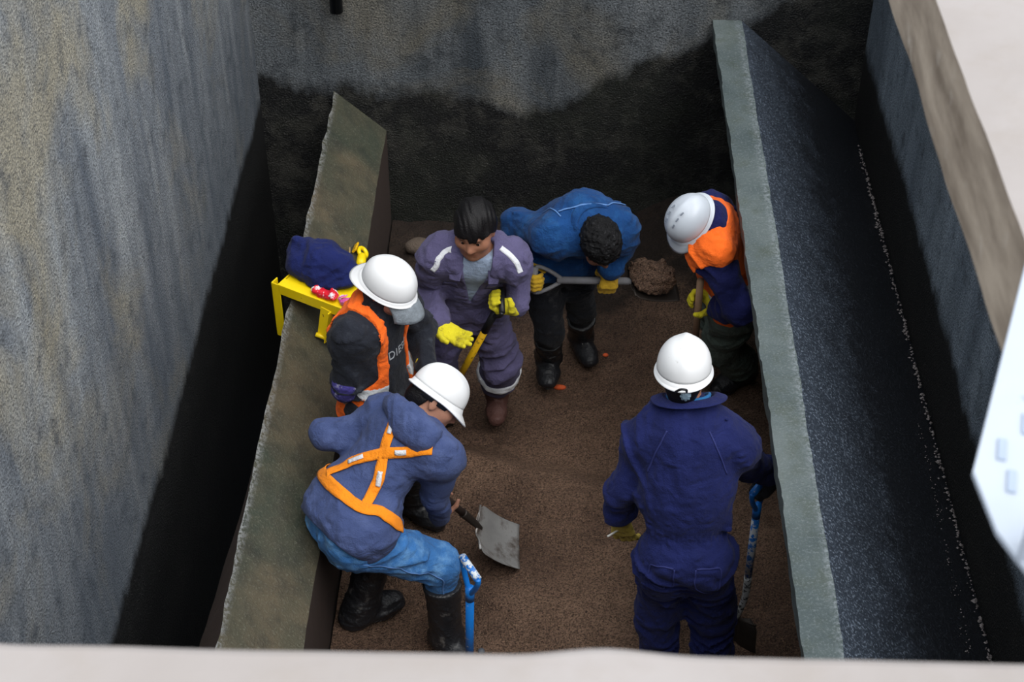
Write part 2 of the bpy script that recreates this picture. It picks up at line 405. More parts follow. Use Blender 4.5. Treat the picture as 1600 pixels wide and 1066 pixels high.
def folds(amp, freq=9, seed=0, aniso=(1, 1, 2.0), mask=None):
    """drapery: raised creases across the limbs, loose creases hanging down the trunk, gathered in places"""
    an = np.array(aniso, float); f0 = freq / 8.0
    rng = np.random.RandomState(seed); tl = rng.uniform(-.45, .45, 8)
    lim = [(nrm((tl[0], tl[1], 1)), 14, 4.5, 1.0), (nrm((tl[2], -.6, .8)), 11, 3.5, .8), (nrm((.8, tl[3], .6)), 11, 3.5, .6)]
    trk = [(nrm((1, tl[4], .45)), 13, 3.0, .8), (nrm((-.9, tl[5], .5)), 12, 3.2, .8), (nrm((.5, tl[6], .7)), 8, 4, .4)]
    def run(P, w, sets, sd):
        r = 0
        for i, (d, hi, lo, wt) in enumerate(sets):
            e1 = orth((.31, .9, .2), d); e2 = np.cross(d, e1)
            q = np.stack([w @ e1 * lo, w @ e2 * lo, w @ d * hi], -1) * f0 * an / an.mean()
            n = vnoise(q, sd + 11 * i); k = np.clip(2.4 * vnoise(P * 5.2 + 3 * i, sd + 20 + i) - .7, 0, 1.1)
            r = r - wt * k * np.clip(1 - np.abs(2 * n - 1) / .5, 0, 1) ** 1.3
        return r
    def fn(P):
        w = P + .045 * np.stack([vnoise(P * 8, seed + 5), vnoise(P * 8, seed + 6), vnoise(P * 8, seed + 7)], -1)
        r = run(P, w, lim, seed)
        if mask is not None: m = mask(P); r = r * (1 - m) + .65 * m * run(P, w, trk, seed + 60)
        fine = vnoise(w * np.array([26, 26, 40]) * f0, seed + 3)
        r = np.tanh(r * .9)
        return 2.0 * amp * (r + .38 + .45 * (vnoise(P * 4 * f0, seed + 2) - .5) - .28 * np.abs(2 * fine - 1) ** 1.5)
    return fn
def bvh_of(o):
    off = np.zeros(3); p = o.parent
    while p is not None: off += np.array(p.location); p = p.parent
    vs = [Vector(off) + v.co for v in o.data.vertices]
    return BVHTree.FromPolygons(vs, [tuple(p.vertices) for p in o.data.polygons])
def ribbon(name, bvh, pts, width, mat, parent, off=.004, th=.003, n=40, cols=4, closed=False):
    """a strap lying on a garment: follows the points, each row laid on the surface"""
    P = [np.array(p, float) for p in pts]; L = [0]
    for a, b in zip(P, P[1:]): L.append(L[-1] + np.linalg.norm(b - a))
    ts = np.linspace(0, L[-1], n); C = []
    for t in ts:
        i = min(max(np.searchsorted(L, t) - 1, 0), len(P) - 2)
        C.append(lerp(P[i], P[i + 1], (t - L[i]) / max(L[i + 1] - L[i], 1e-6)))
    C = [np.array(bvh.find_nearest(Vector(c))[0]) for c in C]
    C = [(C[max(i - 1, 0)] + C[i] * 2 + C[min(i + 1, n - 1)]) / 4 for i in range(n)]
    v = []
    for i in range(n):
        loc, nn, _, _ = bvh.find_nearest(Vector(C[i])); nn = np.array(nn)
        t = nrm(C[min(i + 1, n - 1)] - C[max(i - 1, 0)]); sd = nrm(np.cross(nn, t))
        for j in range(cols + 1):
            q = C[i] + sd * width * (j / cols - .5)
            l2, n2, _, _ = bvh.find_nearest(Vector(q)); v.append(np.array(l2) + np.array(n2) * off)
    w = cols + 1
    f = [(i * w + j, i * w + j + 1, (i + 1) * w + j + 1, (i + 1) * w + j) for i in range(n - 1) for j in range(cols)]
    return solid(mk(name, v, f, mat, parent), th, 1)

# ------------------------------------------------------------------ simple solids
def tube(name, pts, r, mat, parent=None, seg=14, caps=True, radii=None):
    P = [np.array(p, float) for p in pts]; n = len(P); v = []; f = []
    t0 = nrm(P[1] - P[0]); a = orth([.3, .9, .31] if abs(t0[1]) < .8 else [1, .1, 0], t0)
    for i in range(n):
        t = nrm(P[min(i + 1, n - 1)] - P[max(i - 1, 0)]); a = orth(a, t); b = np.cross(t, a)
        rr = radii[i] if radii else r
        for j in range(seg):
            an = 2 * math.pi * j / seg; v.append(P[i] + (a * math.cos(an) + b * math.sin(an)) * rr)
    for i in range(n - 1):
        for j in range(seg):
            f.append((i * seg + j, i * seg + (j + 1) % seg, (i + 1) * seg + (j + 1) % seg, (i + 1) * seg + j))
    if caps: f.append(tuple(range(seg))[::-1]); f.append(tuple((n - 1) * seg + j for j in range(seg)))
    return mk(name, v, f, mat, parent)
def box(name, c, size, axes, mat, parent=None, bevel=.003):
    A = [nrm(a) for a in axes]; v = []
    for i in (-1, 1):
        for j in (-1, 1):
            for k in (-1, 1): v.append(np.array(c, float) + A[0] * i * size[0] / 2 + A[1] * j * size[1] / 2 + A[2] * k * size[2] / 2)
    f = [(0, 1, 3, 2), (4, 6, 7, 5), (0, 4, 5, 1), (2, 3, 7, 6), (0, 2, 6, 4), (1, 5, 7, 3)]
    if np.dot(np.cross(A[0], A[1]), A[2]) < 0: f = [q[::-1] for q in f]
    o = mk(name, v, f, mat, parent, smooth=False)
    if bevel: bev(o, bevel)
    return o
def spline(pts, n=24):
    P = [np.array(p, float) for p in pts]; P = [2 * P[0] - P[1]] + P + [2 * P[-1] - P[-2]]; out = []
    m = len(P) - 3
    for i in range(n):
        s = i / (n - 1) * m; k = min(int(s), m - 1); t = s - k; a, b, c, d = P[k:k + 4]
        out.append(.5 * (2 * b + (c - a) * t + (2 * a - 5 * b + 4 * c - d) * t * t + (3 * b - a - 3 * c + d) * t ** 3))
    return out

# ------------------------------------------------------------------ people
def ik(a, b, l1, l2, pole):
    d = b - a; D = np.linalg.norm(d)
    if D > l1 + l2 - .004: s = D / (l1 + l2 - .004); l1 *= s; l2 *= s
    u = d / D; x = (l1 * l1 - l2 * l2 + D * D) / (2 * D); h = max(l1 * l1 - x * x, 0) ** .5
    return a + u * x + orth(pole, u) * h

class Hand:
    def __init__(s, side, w, d, n, curl=(.35, .4, .3), thumb=.4, fan=.08, scale=1.0):
        s.side, s.w, s.d = side, np.array(w, float), nrm(d); s.n = orth(n, s.d)
        s.s = np.cross(s.d, s.n) * (1 if side == 'R' else -1); s.curl, s.thumb, s.fan, s.k = curl, thumb, fan, scale
    def prims(s, e=0.0):
        w, d, n, t, k = s.w, s.d, s.n, s.s, s.k; P = []
        offs = (.031, .0105, -.010, -.029); ln = (.98, 1.06, 1.03, .97) if s.thumb >= 1 else (.94, 1.06, 1.0, .8); dk = .001 if s.thumb >= 1 else .004
        P.append(cap(w - d * .01, w + d * .035, .024 + e, .026 + e, .02))
        for i, o in enumerate(offs):
            kn = w + (d * (.088 - abs(i - 1) * dk) + t * o) * k
            P.append(cap(w + d * .015 + t * o * .55, kn, .016 + e, .0125 + e, .016))
            dd = nrm(d + t * (o * s.fan * 30)); p = kn; a = 0
            for L, c, r0, r1 in zip((.046, .028, .023), s.curl, (.0100, .0092, .0084), (.0092, .0084, .0072)):
                a += c; q = p + (dd * math.cos(a) + n * math.sin(a)) * L * ln[i] * k
                P.append(cap(p, q, r0 + e, r1 + e, .005)); p = q
        b = w + d * .022 + t * .022 + n * .006
        if s.thumb >= 1: ta, tb, tc = t * .55 + d * .35 + n * .75, t * -.2 + d * .25 + n * .95, t * -.5 + d * .5 + n * .7   # closed round a bar
        else: ta, tb, tc = t * .8 + d * .62 + n * .35, t * (.45 - s.thumb * .5) + d * .8 + n * (.2 + s.thumb), t * (.3 - s.thumb * .9) + d * .75 + n * (.2 + s.thumb)
        a1 = b + nrm(ta) * .046 * k
        a2 = a1 + nrm(tb) * .034 * k
        a3 = a2 + nrm(tc) * .026 * k
        P += [cap(b, a1, .0165 + e, .0125 + e, .014), cap(a1, a2, .0115 + e, .0105 + e, .006), cap(a2, a3, .0105 + e, .0085 + e, .006)]
        return P
def grip(side, g, axis, frm, r=.0165, close=1.0):
    """a hand closed round a bar through g: axis points along the bar towards the thumb side"""
    a = nrm(axis); d = orth(np.array(g) - np.array(frm), a)
    n = np.cross(a, d) if side == 'R' else np.cross(d, a)
    # for the right hand thumb side = d x n
    w = np.array(g) - d * .082 - n * (r + .0265)
    return Hand(side, w, d, n, (.62 * close, 1.05 * close, .85 * close), 1.0, 0.0)

class Fig:
    def __init__(s, label, J, f, hf, hu, hump=0.0, wide=1.0, hipw=.95, legw=1.0, hands=None, poles=None, ua=.28, fa=.245, group=None):
        s.J = {k: np.array(v, float) for k, v in J.items()}; J = s.J
        s.f = nrm(f); s.hands = hands or {}; s.wide = wide; s.hipw = hipw; s.legw = legw
        for sd, h in s.hands.items():
            J['wr' + sd] = h.w
            if poles and sd in poles: J['el' + sd] = ik(J['sh' + sd], h.w, ua, fa, poles[sd])
        s.u = nrm(J['neck'] - J['pelvis']); s.R = orth(rightv(s.f), s.u); s.fr = np.cross(s.u, s.R); s.L = np.linalg.norm(J['neck'] - J['pelvis'])
        s.hf = nrm(hf); s.hu = orth(hu, s.hf); s.hr = np.cross(s.hf, s.hu)
        s.mid = lerp(J['pelvis'], J['neck'], .42) - s.fr * hump
        s.top = lerp(J['pelvis'], J['neck'], .78) - s.fr * hump * .8
        base = (J['anL'] + J['anR']) / 2; base[2] = 0
        s.root = empty('person', base, label, 'person', group or 'workers shovelling in the tank')
    def loc(s, x, y, z): return s.J['pelvis'] + s.R * x + s.fr * y + s.u * z
    def tl(s, P):
        q = P - s.J['pelvis']; return q @ s.R, q @ s.fr, q @ s.u
    def hl(s, x, y, z): return s.J['head'] + s.hr * x + s.hf * y + s.hu * z
    def htl(s, P):
        q = P - s.J['head']; return q @ s.hr, q @ s.hf, q @ s.hu
    def torso(s, e, hips=True, neck=True):
        J, w = s.J, s.wide; up = s.u * .04; P = []
        if hips:
            P += [cap(J['hipL'] + up, J['hipR'] + up, (.098 + e) * s.hipw, None, .07, (s.fr, 1.05))]
            for h in ('hipL', 'hipR'): P.append(ell(J[h] - s.fr * .045 + s.u * .02, ((.085 + e) * s.hipw,) * 3, k=.06))
        P += [cap(lerp(J['pelvis'], s.mid, .35), s.mid, (.112 + e) * (w * .5 + s.hipw * .5), (.122 + e) * w, .08, (s.fr, 1.25)),
              cap(s.mid, s.top, (.122 + e) * w, (.142 + e) * w, .09, (s.fr, 1.3)),
              cap(J['shL'], J['shR'], .062 + e, None, .09)]
        for h in ('shL', 'shR'): P.append(cap(J['neck'] - s.u * .015, J[h], .052 + e, .056 + e, .06))
        if neck: P.append(cap(J['neck'] - s.u * .03, lerp(J['neck'], J['head'], .55), .056 + e, .05 + e, .04))
        return P
    def arm(s, sd, e, end=.94, flare=0.0, start=0.0):
        J = s.J; sh, el, wr = J['sh' + sd], J['el' + sd], J['wr' + sd]
        return [cap(lerp(sh, el, start), el, .056 + e, .046 + e, .045), cap(el, lerp(el, wr, end), .046 + e, .034 + e + flare, .03)]
    def leg(s, sd, e, end=1.0, flare=0.0):
        J = s.J; h, k, a = J['hip' + sd], J['kn' + sd], J['an' + sd]
        w = s.legw; return [cap(h, k, (.086 + e) * w, (.060 + e) * w + flare * .5, .065), cap(k, lerp(k, a, end), (.058 + e) * w + flare * .5, (.045 + e) * w + flare, .045)]
    def headp(s):
        c = lambda x, y, z: s.hl(x, y, z); A = [s.hr, s.hf, s.hu]; J = s.J
        P = [ell(c(0, -.012, .03), (.077, .097, .088), A), ell(c(0, .028, -.035), (.062, .066, .086), A, .05),
             cap(c(-.03, .045, -.085), c(.03, .045, -.085), .022, None, .03), ell(c(0, .07, -.098), (.022, .018, .018), A, .03),
             cap(c(-.034, .084, .022), c(.034, .084, .022), .011, None, .02), cap(c(-.046, .062, -.02), c(.046, .062, -.02), .024, None, .035)]
        for x in (-.032, .032):
            P.append(cut(ell(c(x, .104, .003), (.017, .013, .010), A, .012)))
            P.append(ell(c(x * 2.45, -.008, -.008), (.009, .019, .033), A, .008))
        P += [cap(c(0, .088, .008), c(0, .108, -.028), .0085, .0135, .012), ell(c(-.013, .098, -.034), (.009, .01, .008), A, .008), ell(c(.013, .098, -.034), (.009, .01, .008), A, .008),
              cap(c(-.022, .085, -.056), c(.022, .085, -.056), .0085, None, .008), cap(c(-.019, .084, -.070), c(.019, .084, -.070), .009, None, .008),
              cap(J['neck'] - s.u * .04, c(0, -.02, -.06), .056, .052, .035)]
        return P
    def foot(s, sd, td, e=0.0):
        a = s.J['an' + sd]; td = nrm(td); z = np.array([0, 0, 1.0])
        g = lambda b, h: np.array([a[0] + td[0] * b, a[1] + td[1] * b, a[2] - .08 + h])
        return [cap(a, g(-.03, .035), .045 + e, .035 + e, .03), cap(g(-.03, .035), g(.10, .030), .035 + e, .038 + e, .04, (z, 1.1)), cap(g(.10, .03), g(.155, .026), .038 + e, .032 + e, .03, (z, 1.2))]
    def body(s, toes, tone, shrink=.004):
        P = s.torso(-.016) + s.headp()
        for sd in 'LR':
            P += s.arm(sd, -.008, 1.0, .006) + s.leg(sd, -.016, 1.0, .006) + s.foot(sd, toes[sd], -.004)
            h = s.hands.get(sd) or Hand(sd, s.J['wr' + sd], s.J['wr' + sd] - s.J['el' + sd], s.fr)
            s.hands[sd] = h; P += h.prims(0)
        base = np.array(tone); lip = np.array(srgb(128, 70, 62)); brow = np.array(srgb(26, 20, 20))
        def tint(v):
            x, y, z = s.htl(v); c = np.tile(base, (len(v), 1))
            m = np.exp(-((np.abs(x) / .026) ** 4) - ((z + .063) / .011) ** 2) * (y > .07); c = c + (lip - c) * m[:, None] * .7
            m = np.exp(-(((np.abs(x) - .033) / .019) ** 4) - ((z - .026 + np.abs(x) * .08) / .0062) ** 2) * (y > .06); c = c + (brow - c) * m[:, None] * .9
            return c
        b = Field(P, .0058).obj('body', M['skin'], s.root, tint_fn=tint)
        for x in (-.032, .032): s.eye(x, b)
        return b
    def eye(s, x, parent):
        c = s.hl(x, .083, .003); n, m = 12, 8; v = []; f = []; mi = []
        for i in range(m + 1):
            th = math.pi * i / m
            for j in range(n):
                ph = 2 * math.pi * j / n
                v.append(c + (s.hf * math.cos(th) + (s.hr * math.cos(ph) + s.hu * math.sin(ph)) * math.sin(th)) * .0118)
        for i in range(m):
            for j in range(n): f.append((i * n + j, i * n + (j + 1) % n, (i + 1) * n + (j + 1) % n, (i + 1) * n + j)); mi.append(1 if i < 2 else 0)
        o = mk('eye', v, f, [M['lens'], M['iris']], parent); o.data.polygons.foreach_set('material_index', mi)
    def cloth(s, name, prims, mat, amp=.007, freq=9, seed=1, h=.0065, post=None, aniso=(1, 1, 2.0), parent=None, extra=None):
        F = Field(prims, h)
        if amp:
            def mask(P):
                x, y, z = s.tl(P); return np.clip(1 - (np.abs(x) - .13) / .05, 0, 1) * np.clip((z - .0) / .08, 0, 1)
            F.warp(folds(amp, freq, seed, aniso, mask))
        if extra: F.warp(extra)
        if post: F.clip(post)
        return F.obj(name, M[mat], parent or s.root)
    def boot(s, sd, td, mat, top=.30, e=.012, cuff=True):
        a, k = s.J['an' + sd], s.J['kn' + sd]; P = s.foot(sd, td, e) + [cap(a - V(0, 0, .01), a + nrm(k - a) * top, .050 + e, .056 + e, .035)]
        if cuff: P.append(cap(a + nrm(k - a) * (top - .012), a + nrm(k - a) * top, .060 + e, None, .006))
        z0 = a[2] - .10; tp = a + nrm(k - a) * top; ax = nrm(k - a)
        F = Field(P, .006).warp(folds(.006, 12, 31, (1, 1, 2.6))).clip(lambda Q: np.maximum(z0 - Q[:, 2], (Q - tp) @ ax))
        b = F.obj('boot', M[mat], s.root)
        S = Field(s.foot(sd, td, e + .004), .006).clip(lambda Q: np.maximum(z0 - .004 - Q[:, 2], Q[:, 2] - z0 - .020))
        S.obj('boot_sole', M[mat], b); return b
    def glove(s, sd, mat, cuff=.07, fl=.010):
        h = s.hands[sd]; fd = nrm(s.J['el' + sd] - h.w)
        P = h.prims(.0032) + [cap(h.w, h.w + fd * cuff, .031, .036 + fl, .02)]
        end = h.w + fd * cuff
        g = Field(P, .0031, .02).warp(lambda Q: .003 * (fbm(Q * 60, 3, 2) - .37), .02).clip(lambda Q: (Q - end) @ fd).obj('glove', M[mat], s.root)
        return g
    def helmet(s, mat, back=False, peak=.042, tilt=0.0, ridges=1, size=1.0, lip=.008):
        f = -s.hf if back else s.hf; u = s.hu; f = nrm(f + u * tilt); u = orth(u, f); r = np.cross(f, u)
        c = s.hl(0, -.004, .030); n, m = 72, 20; v = []
        def dome(th, t, grow=0):
            x = math.sin(th); y = math.cos(th); a = t * math.pi / 2
            rad = math.sin(a) ** .92; hh = math.cos(a) ** .86
            px, py, pz = .098 * size * x * rad, .121 * size * y * rad, .115 * size * hh
            rg = math.exp(-(px / .016) ** 2) * .006 + (math.exp(-((abs(px) - .045) / .012) ** 2) * .003 if ridges > 1 else 0)
            pz += rg * (1 - t ** 4) + grow
            return c + r * px + f * py + u * pz
        for i in range(m + 1):
            for j in range(n): v.append(dome(2 * math.pi * j / n, max(i / m, .012)))
        fc = [(i * n + j, (i + 1) * n + j, (i + 1) * n + (j + 1) % n, i * n + (j + 1) % n) for i in range(m) for j in range(n)]
        fc.append(tuple(range(n)))
        o = solid(mk('hard_hat', v, fc, M[mat], s.root), .004, -1)
        v = []
        for i in range(6):
            for j in range(n):
                th = 2 * math.pi * j / n; y = math.cos(th); fr = max(y, 0) ** 2.2; bk = max(-y, 0) ** 3
                w = (lip + peak * fr + .006 * bk) * i / 5
                q = dome(th, 1.0); out = nrm(r * math.sin(th) / .098 + f * math.cos(th) / .121)
                up = .014 if i == 0 else 0
                v.append(q + out * (w + .001) + u * (up - .012 - (.55 * w + 2.6 * w * w * fr) - .004 * i / 5))
        fc = [(i * n + j, (i + 1) * n + j, (i + 1) * n + (j + 1) % n, i * n + (j + 1) % n) for i in range(5) for j in range(n)]
        solid(mk('brim', v, fc, M[mat], o), .006, 0)
        # inner head band
        v = []
        for zz in (-.004, -.040):
            for j in range(n):
                th = 2 * math.pi * j / n; v.append(c + r * .084 * math.sin(th) + f * .104 * math.cos(th) + u * zz)
        fc = [(j, n + j, n + (j + 1) % n, (j + 1) % n) for j in range(n)]
        solid(mk('head_band', v, fc, M['black_plastic'], o), .004)
        s.hat = o; s.hc, s.hatf, s.hatu, s.hatr = c, f, u, r
        return o
    def hair(s, mat='hair', low=(.032, -.012, -.085), th=.012, seed=4, amp=.0015, freq=60, aniso=(1, 1, .35), straight=False, curly=False):
        A = [s.hr, s.hf, s.hu]
        P = [ell(s.hl(0, -.014, .030), (.079 + th, .099 + th, .090 + th), A), ell(s.hl(0, .026, -.02), (.064 + th * .7, .068 + th * .7, .080), A, .04), cap(s.hl(0, -.065, -.04), s.hl(0, -.06, -.085), .045 + th * .5, .04, .05)]
        def cl(Q):
            x, y, z = s.htl(Q); zl = np.interp(y, [-.10, -.052, -.028, .06, .085, .12], [low[2], low[2] * .7, low[1], low[0] - .012, low[0], low[0]])
            if straight: return zl - z + .034 * (vnoise(np.stack([x * 75, y * 20, z * 6], -1), 3) - .5) + .2 * np.abs(x) ** 1.5
            return zl - z + .012 * (vnoise(Q * 70, 3) - .5)
        F = Field(P, .0045, .02)
        if straight: F.warp(lambda Q: (lambda x, y, z: .012 * (vnoise(np.stack([x * 95 + y * 40, y * 12, z * 10], -1), seed) - .5) + .016 * (vnoise(np.stack([x * 28, y * 14, z * 12], -1), seed + 1) - .5))(*s.htl(Q)), .03)
        elif curly: F.warp(lambda Q: .020 * (fbm(Q * 48, seed, 3) - .47) + .012 * np.abs(2 * vnoise(Q * 80, 9) - 1), .03)
        else: F.warp(folds(amp, freq, seed, aniso), .03)
        F.clip(cl)
        return F.obj('hair', M[mat], s.root)
    def collar(s, mat, r0=.075, r1=.082, h=.05, gap=1.1, fold=.035, name='collar', lift=0.0, drop=.03):
        c = s.J['neck'] + s.u * lift; ax = nrm(s.u * .7 + nrm(s.J['head'] - s.J['neck']) * .3); f = orth(s.fr, ax); r = np.cross(f, ax); n = 40; v = []
        rows = ((r0 + .012, -.02), (r0, .0), (r1, h), (r1 + .008, h + .004), (r1 + .016, h), (r1 + fold, h - drop))
        for rad, z in rows:
            for j in range(n):
                th = gap / 2 + (2 * math.pi - gap) * j / (n - 1)
                rr = rad * (1 + .05 * math.sin(3 * th + z * 40)); fr = max(math.cos(th), 0)
                v.append(c + r * math.sin(th) * rr + f * math.cos(th) * rr * 1.02 + ax * (z - fr * .035))
        fc = [(i * n + j, i * n + j + 1, (i + 1) * n + j + 1, (i + 1) * n + j) for i in range(len(rows) - 1) for j in range(n - 1)]
        o = solid(mk(name, v, fc, M[mat], s.root), .005); m = o.modifiers.new('u', 'SUBSURF'); m.levels = m.render_levels = 1
        return o
    def surf(s, bv, x, z, back=True):
        """point on the garment straight in from behind (or in front of) the torso at local x, z"""
        p = s.loc(x, -.6 if back else .6, z); d = s.fr if back else -s.fr
        h = bv.ray_cast(Vector(p), Vector(d)); return np.array(h[0]) if h[0] is not None else s.loc(x, 0, z)

FEET = {}
# ---- A: navy coverall, back to the camera
def worker_navy():
    J = {'pelvis': (.545, 4.123, .90), 'neck': (.535, 4.366, 1.420), 'head': (.511, 4.408, 1.560), 'shL': (.374, 4.345, 1.285), 'shR': (.715, 4.315, 1.285),
         'hipL': (.472, 4.130, .87), 'hipR': (.620, 4.116, .87), 'anL': (.500, 4.202, .08), 'anR': (.722, 4.220, .08), 'knL': (.464, 4.210, .479), 'knR': (.694, 4.208, .481),
         'wrL': (.291, 4.358, .870), 'wrR': (.870, 4.50, .98), 'elL': (.308, 4.285, 1.08), 'elR': (.792, 4.410, 1.09)}
    hl = Hand('L', V(.310, 4.365, .850), (.18, .05, -1), (.30, .92, .1), (.28, .40, .3), .3, .12, 1.12)
    hr = grip('R', (.863, 4.500, .905), (.55, .83, 0), J['elR'])
    s = Fig('worker in navy coverall and white hard hat standing with back turned, holding a blue shovel', J, (.08, 1, 0), (.12, .97, -.2), (.0, .2, .98), hump=.015, wide=1.16, hipw=.82, legw=.93,
            hands={'L': hl, 'R': hr})
    td = {'L': (-.15, 1, 0), 'R': (.2, 1, 0)}; s.body(td, srgb(176, 128, 104))
    e = .020
    P = s.torso(e, neck=False) + s.arm('L', .015, .70, .010) + s.arm('R', .015, .98, .008) + s.leg('L', .020, .99, .014) + s.leg('R', .020, .99, .014)
    def waist(Q):
        x, y, z = s.tl(Q); b = np.exp(-((z - .11) / .022) ** 2)
        return b * (.004 + .004 * np.sin(np.arctan2(x, y + .001) * 42))
    cv = s.cloth('coverall', P, 'navy', .017, 7.5, 2, extra=waist)
    bv = bvh_of(cv)
    for sg in (-1, 1):   # raglan seams and seat pockets
        ribbon('seam', bv, [s.surf(bv, sg * x, z) for x, z in ((.075, .535), (.10, .48), (.125, .42), (.145, .36))], .006, M['navy_seam'], cv, .003, .002, 24, 2)
    for sg in (-1, 1):
        q = [s.surf(bv, sg * x, z) for x, z in ((.04, .0), (.04, -.09), (.085, -.115), (.13, -.09), (.13, .0), (.04, .0))]
        ribbon('pocket_seam', bv, q, .006, M['navy_seam'], cv, .003, .002, 40, 2)
    s.collar('navy', .070, .092, .065, 1.2, .050, lift=.0, drop=.012)
    s.collar('collar_blue', .066, .068, .065, .5, .006, name='shirt_collar', lift=.0)
    for sd in 'LR': s.boot(sd, td[sd], 'rubber', .12, .006)
    s.glove('L', 'dirty_glove'); s.glove('R', 'black_trouser', .05)
    s.hair(low=(.03, .01, -.095), th=.004)
    h = s.helmet('white_plastic', peak=.03, tilt=.05, lip=.010, size=.98)
    cb = lambda x, z, o=.114: s.hc - s.hatf * o + s.hatr * x + s.hatu * z
    tube('strap', spline([cb(-.022, -.018, .142), cb(-.004, .004, .158), cb(.016, .004, .158), cb(.018, -.016, .140)], 16), .0045, M['black_plastic'], h, 8)
    v = []; n = 32
    for k, rr in ((0, 1), (1, 1), (1, .55)):
        for j in range(n):
            a = 2 * math.pi * j / n; R0 = (.017 + (.003 if j % 4 < 2 else 0)) * rr; q = cb(.014 + R0 * math.cos(a), -.046 + R0 * math.sin(a), .108 + .016 * k + (.004 if rr < 1 else 0)); v.append(q)
    f = [(k * n + j, k * n + (j + 1) % n, (k + 1) * n + (j + 1) % n, (k + 1) * n + j) for k in range(2) for j in range(n)] + [tuple(2 * n + j for j in range(n))]
    mk('adjuster_knob', v, f, M['knob'], h, smooth=False)
    return s
# ---- B: hoodie and jeans, bent over a shovel
def worker_hoodie():
    J = {'pelvis': (-.789, 4.427, .74), 'neck': (-.531, 4.672, 1.035), 'head': (-.432, 4.751, 1.10), 'shL': (-.655, 4.770, .965), 'shR': (-.405, 4.550, .975),
         'hipL': (-.808, 4.490, .71), 'hipR': (-.728, 4.349, .71), 'anL': (-.775, 4.523, .10), 'anR': (-.391, 4.385, .10), 'knL': (-.670, 4.640, .430), 'knR': (-.411, 4.418, .498),
         'wrL': (-.690, 4.717, .78), 'wrR': (-.421, 4.690, .62), 'elL': (-.872, 4.712, .935), 'elR': (-.493, 4.503, .761)}
    ax = nrm(V(-.290, 4.875, .26) - V(-.543, 4.691, .78))
    hr = grip('R', (-.412, 4.786, .51), ax, (-.50, 4.55, .72)); hl = grip('L', (-.543, 4.691, .78), nrm(V(.7, -.7, 0)), (-.82, 4.70, .93))
    s = Fig('worker in blue hoodie and jeans with amber crossed harness, bent over a square shovel', J, (.69, .72, 0), (.80, -.2, -.56), (.6, .51, .61), hump=.0, wide=.92,
            hands={'L': hl, 'R': hr}, poles={'R': (-.5, -.8, -.2)})
    td = {'L': (.85, .5, 0), 'R': (.55, -.85, 0)}; s.body(td, srgb(172, 124, 102))
    P = s.torso(.028, neck=False) + s.arm('L', .018, .95) + s.arm('R', .012, .93)
    P.append(cap(J['hipL'] + s.u * .05 - s.fr * .02, J['hipR'] + s.u * .05 - s.fr * .025, .150, None, .06, (s.fr, 1.0)))
    hem = lambda Q: -(s.tl(Q)[2] + .065 - .12 * np.abs(s.tl(Q)[0]) * 0)
    hd = s.cloth('hoodie', P, 'hoodie', .016, 6.5, 5, post=hem, aniso=(1.2, 1.2, 1.4))
    bv = bvh_of(hd)
    # hood lying on the nape
    c = s.J['neck']; A = [s.R, s.fr, s.u]
    HP = [cap(c + s.R * .11 * math.sin(a) - s.fr * .095 * math.cos(a) + s.u * .03, c + s.R * .11 * math.sin(a + .5) - s.fr * .095 * math.cos(a + .5) + s.u * .03, .040, None, .03) for a in np.arange(-.95, 1.3, .45)]
    HP += [ell(c - s.fr * .095 + s.u * .005 + s.R * .072, (.100, .042, .070), A, .05), ell(c + s.R * .135 - s.fr * .05 - s.u * .0, (.055, .05, .075), A, .04)]
    s.cloth('hood', HP, 'hoodie', .008, 12, 8, .006)
    jn = s.cloth('jeans', [cap(J['hipL'], J['hipR'], .116, None, .07)] + [ell(np.array(J[h]) - s.fr * .05, (.104,) * 3, k=.06) for h in ('hipL', 'hipR')] + s.leg('L', .006, .56, .002) + s.leg('R', .014, .56, .004), 'jeans', .014, 8, 6)
    jb = bvh_of(jn); R_ = nrm(np.cross(s.J['knR'] - s.J['hipR'], V(0, 0, 1)))
    ribbon('side_seam', jb, [s.J['hipR'] + R_ * .1, lerp(s.J['hipR'], s.J['knR'], .5) + R_ * .12, s.J['knR'] + R_ * .12, lerp(s.J['knR'], s.J['anR'], .7) + R_ * .1], .006, M['seam'], jn, .003, .002, 40, 2)
    # crossed harness
    X = lambda x, z: s.surf(bv, x, z)
    hs = empty_part('harness', s.root)
    wb = ribbon('waist_band', bv, [s.loc(-.19, .0, .12), X(-.15, .105), X(-.087, .10), X(0, .10), X(.08, .10), X(.14, .105), s.loc(.18, -.06, .11), s.loc(.20, -.02, .112), s.loc(.22, .04, .115)], .05, M['amber'], hs, .009)
    ctr = (.05, .325)
    for nm, pts in (('strap', [X(-.11, .115), X(-.045, .22), X(*ctr), X(.13, .39), s.loc(.19, -.03, .44)]), ('strap', [X(.135, .11), X(.095, .23), X(*ctr), X(.01, .43), X(-.03, .52)])):
        ribbon(nm, bv, pts, .042, M['amber'], hs, .009)
    for a, b in (((-.055, .205), (-.008, .268)), ((.103, .205), (.083, .262)), ((.085, .352), (.12, .382)), ((.025, .395), (.005, .445))):
        ribbon('reflective_patch', bv, [X(*a), X(*b)], .018, M['white_tape'], hs, .0140, .001, 8, 2)
    for sd in 'LR': s.boot(sd, td[sd], 'rubber', .24 if sd == 'L' else .29, .020)
    s.hair(low=(.03, .012, -.10), th=.004); s.helmet('white_plastic', peak=.042, size=.96)
    return s
def empty_part(name, parent):
    o = bpy.data.objects.new(name, None); link(o, parent); o.empty_display_size = .05; return o
